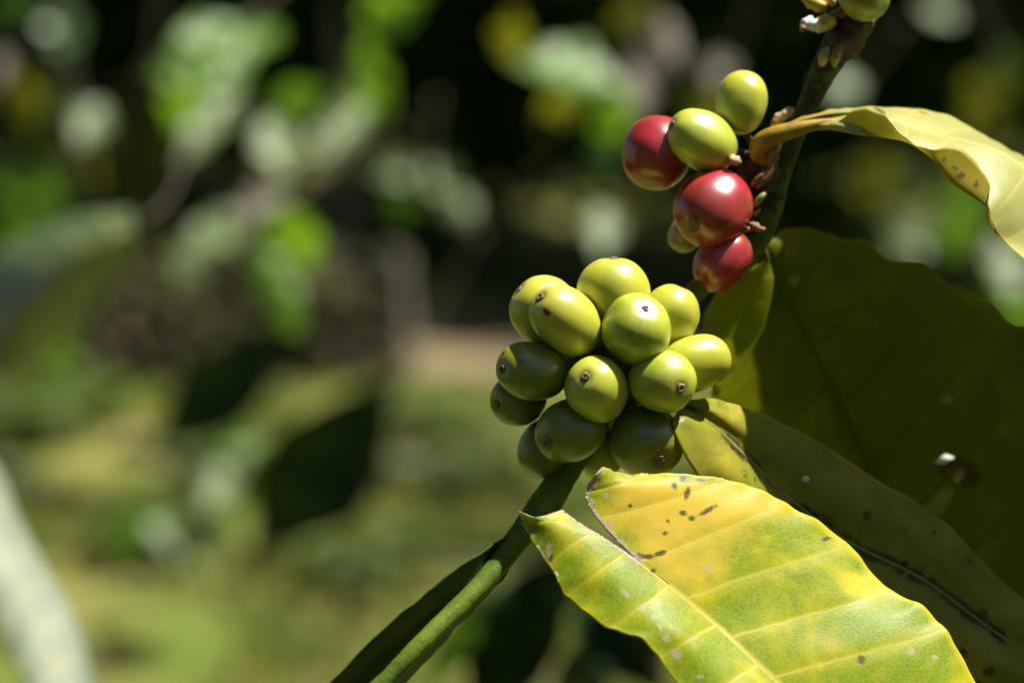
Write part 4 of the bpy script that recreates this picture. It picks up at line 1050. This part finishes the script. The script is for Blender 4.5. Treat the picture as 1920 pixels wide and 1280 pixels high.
cherry(1110, 770, 16, 54, 52, (0, 0, 1), SG, None, 33, cal=0)
cherry(1215, 670, 15, 54, 52, (0, 0, 1), SG, None, 34, cal=0)
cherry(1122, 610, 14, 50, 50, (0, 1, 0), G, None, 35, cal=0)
cherry(1232, 287, 21, 71, 66, (-0.30, -0.85, 0.35), RD, 'ripe red cherry at the left of the upper group', 16, cal=0)
cherry(1316, 264, 16, 71, 55, (-0.80, 0.42, 0.30), G, 'green cherry pressed between the red ones', 17, cal=0.95)
cherry(1390, 193, 20, 61, 48, (-0.20, -0.95, 0.1), LM, 'upright green cherry at the top', 18, cal=0)
cherry(1337, 391, 15, 80, 70, (-0.58, -0.48, 0.55), RD, 'ripe red cherry with a dark dent', 19, cal=0, scar=[((-0.52, -0.40, 0.72), 11, 1.5)])
cherry(1356, 490, 16, 64, 50, (-0.62, -0.72, 0.2), RD, 'small ripe red cherry at the bottom of the upper group', 20, cal=0)
cherry(1288, 434, 30, 42, 34, (-0.5, -0.8, 0.1), 'cherry_yellow', 'small yellowish cherry hidden behind a red one', 21, cal=0)
cherry(1618, -14, 20, 56, 50, (0.2, -0.9, 0.3), SG, 'shaded green cherry at the stem node', 22, cal=0)

# fruit stalks into the stem
def stalk(x0, y0, d0, x1, y1, d1, r=6, mat='stem'):
    tube('fruit_stalk', path_px([(x0, y0, r, d0), ((x0 + x1) / 2, (y0 + y1) / 2 - 3, r, (d0 + d1) / 2), (x1, y1, r * 1.2, d1)]), mat, BR, 8, 4)
stalk(1370, 275, 20, 1425, 310, 24, 7, 'node'); stalk(1395, 245, 22, 1425, 300, 24, 7); stalk(1395, 350, 18, 1425, 375, 24, 7, 'node'); stalk(1395, 450, 22, 1420, 430, 25, 7, 'node'); stalk(1290, 300, 24, 1420, 330, 25, 7, 'node')

# ------------------------------------------------------------------ buds, bracts and dried flowers on the stem
def lump(name, pts, mat, parent=BR, bump=0.35, label=None):
    o = tube(name, path_px(pts), mat, parent, 10, 5, bump)
    if label: o['label'] = label
    return o
lump('bud', [(1366, 302, 3, 13), (1372, 300, 9, 13), (1380, 301, 9, 14), (1388, 304, 3, 15)], 'bud', label='small pale dried bud')
lump('bud', [(1448, 238, 6, 19), (1458, 226, 10, 19), (1472, 214, 10, 19), (1484, 206, 7, 19), (1488, 203, 2, 19)], 'bud', label='cream bud behind the leaf stalk')
lump('bract', [(1440, 300, 5, 19), (1448, 288, 12, 18), (1454, 274, 11, 18), (1458, 262, 4, 19)], 'bract_green')
lump('bract', [(1418, 352, 3, 15), (1440, 330, 8, 15), (1452, 304, 6, 15), (1459, 288, 2, 16)], 'bract')
lump('bract', [(1408, 352, 2, 16), (1416, 340, 6, 15), (1432, 326, 6, 15), (1446, 318, 2, 16)], 'bract')
lump('bract', [(1412, 388, 3, 16), (1420, 378, 7, 15), (1430, 366, 6, 15), (1436, 358, 2, 16)], 'bract_green')
lump('bract', [(1408, 402, 3, 16), (1416, 400, 5, 16), (1424, 392, 3, 17)], 'bract_green')
lump('bract', [(1404, 418, 3, 15), (1414, 424, 8, 15), (1426, 430, 6, 15), (1434, 428, 2, 16)], 'bract')
lump('bract', [(1398, 432, 3, 15), (1405, 428, 5, 15), (1412, 420, 4, 16)], 'bud')
lump('bract', [(1540, 122, 6, 21), (1544, 108, 10, 20), (1549, 96, 8, 20), (1552, 88, 3, 20)], 'bud', label='pale bract at the left of the node')
lump('bract', [(1564, 124, 4, 20), (1566, 110, 9, 19), (1570, 98, 8, 19), (1576, 86, 3, 19)], 'bract_green')
lump('bract', [(1568, 104, 4, 18), (1572, 95, 7, 18), (1577, 84, 3, 18)], 'bract')
lump('bud', [(1508, -8, 8, 24), (1522, 4, 13, 23), (1540, 12, 12, 23), (1550, 18, 4, 24)], 'bud_yellow', label='yellow bud at the top edge')
lump('bud', [(1550, -6, 9, 25), (1558, 2, 9, 25), (1564, 12, 4, 25)], 'bud')
lump('dried_flower', [(1504, 50, 8, 22), (1514, 44, 12, 22), (1528, 47, 12, 22), (1544, 46, 14, 23), (1562, 42, 10, 24)], 'chip', label='whitish dried flower')
lump('bud', [(1534, 34, 5, 22), (1542, 38, 13, 22), (1554, 40, 12, 22), (1562, 44, 6, 24)], 'bud_yellow')
lump('bract', [(1500, 52, 4, 21), (1505, 53, 7, 21), (1512, 52, 3, 21)], 'bract')
lump('bract', [(1556, 24, 4, 24), (1566, 26, 8, 23), (1578, 26, 8, 23), (1588, 30, 4, 24)], 'bract')
lump('bract', [(1608, 52, 5, 25), (1618, 46, 8, 24), (1632, 40, 6, 25), (1640, 36, 2, 26)], 'bract_green')
lump('bract', [(1204, 700, 3, 6), (1196, 690, 8, 6), (1190, 676, 4, 7)], 'bract')
lump('bract', [(1186, 770, 2, 2), (1183, 762, 5, 1), (1180, 752, 3, 2)], 'bract')
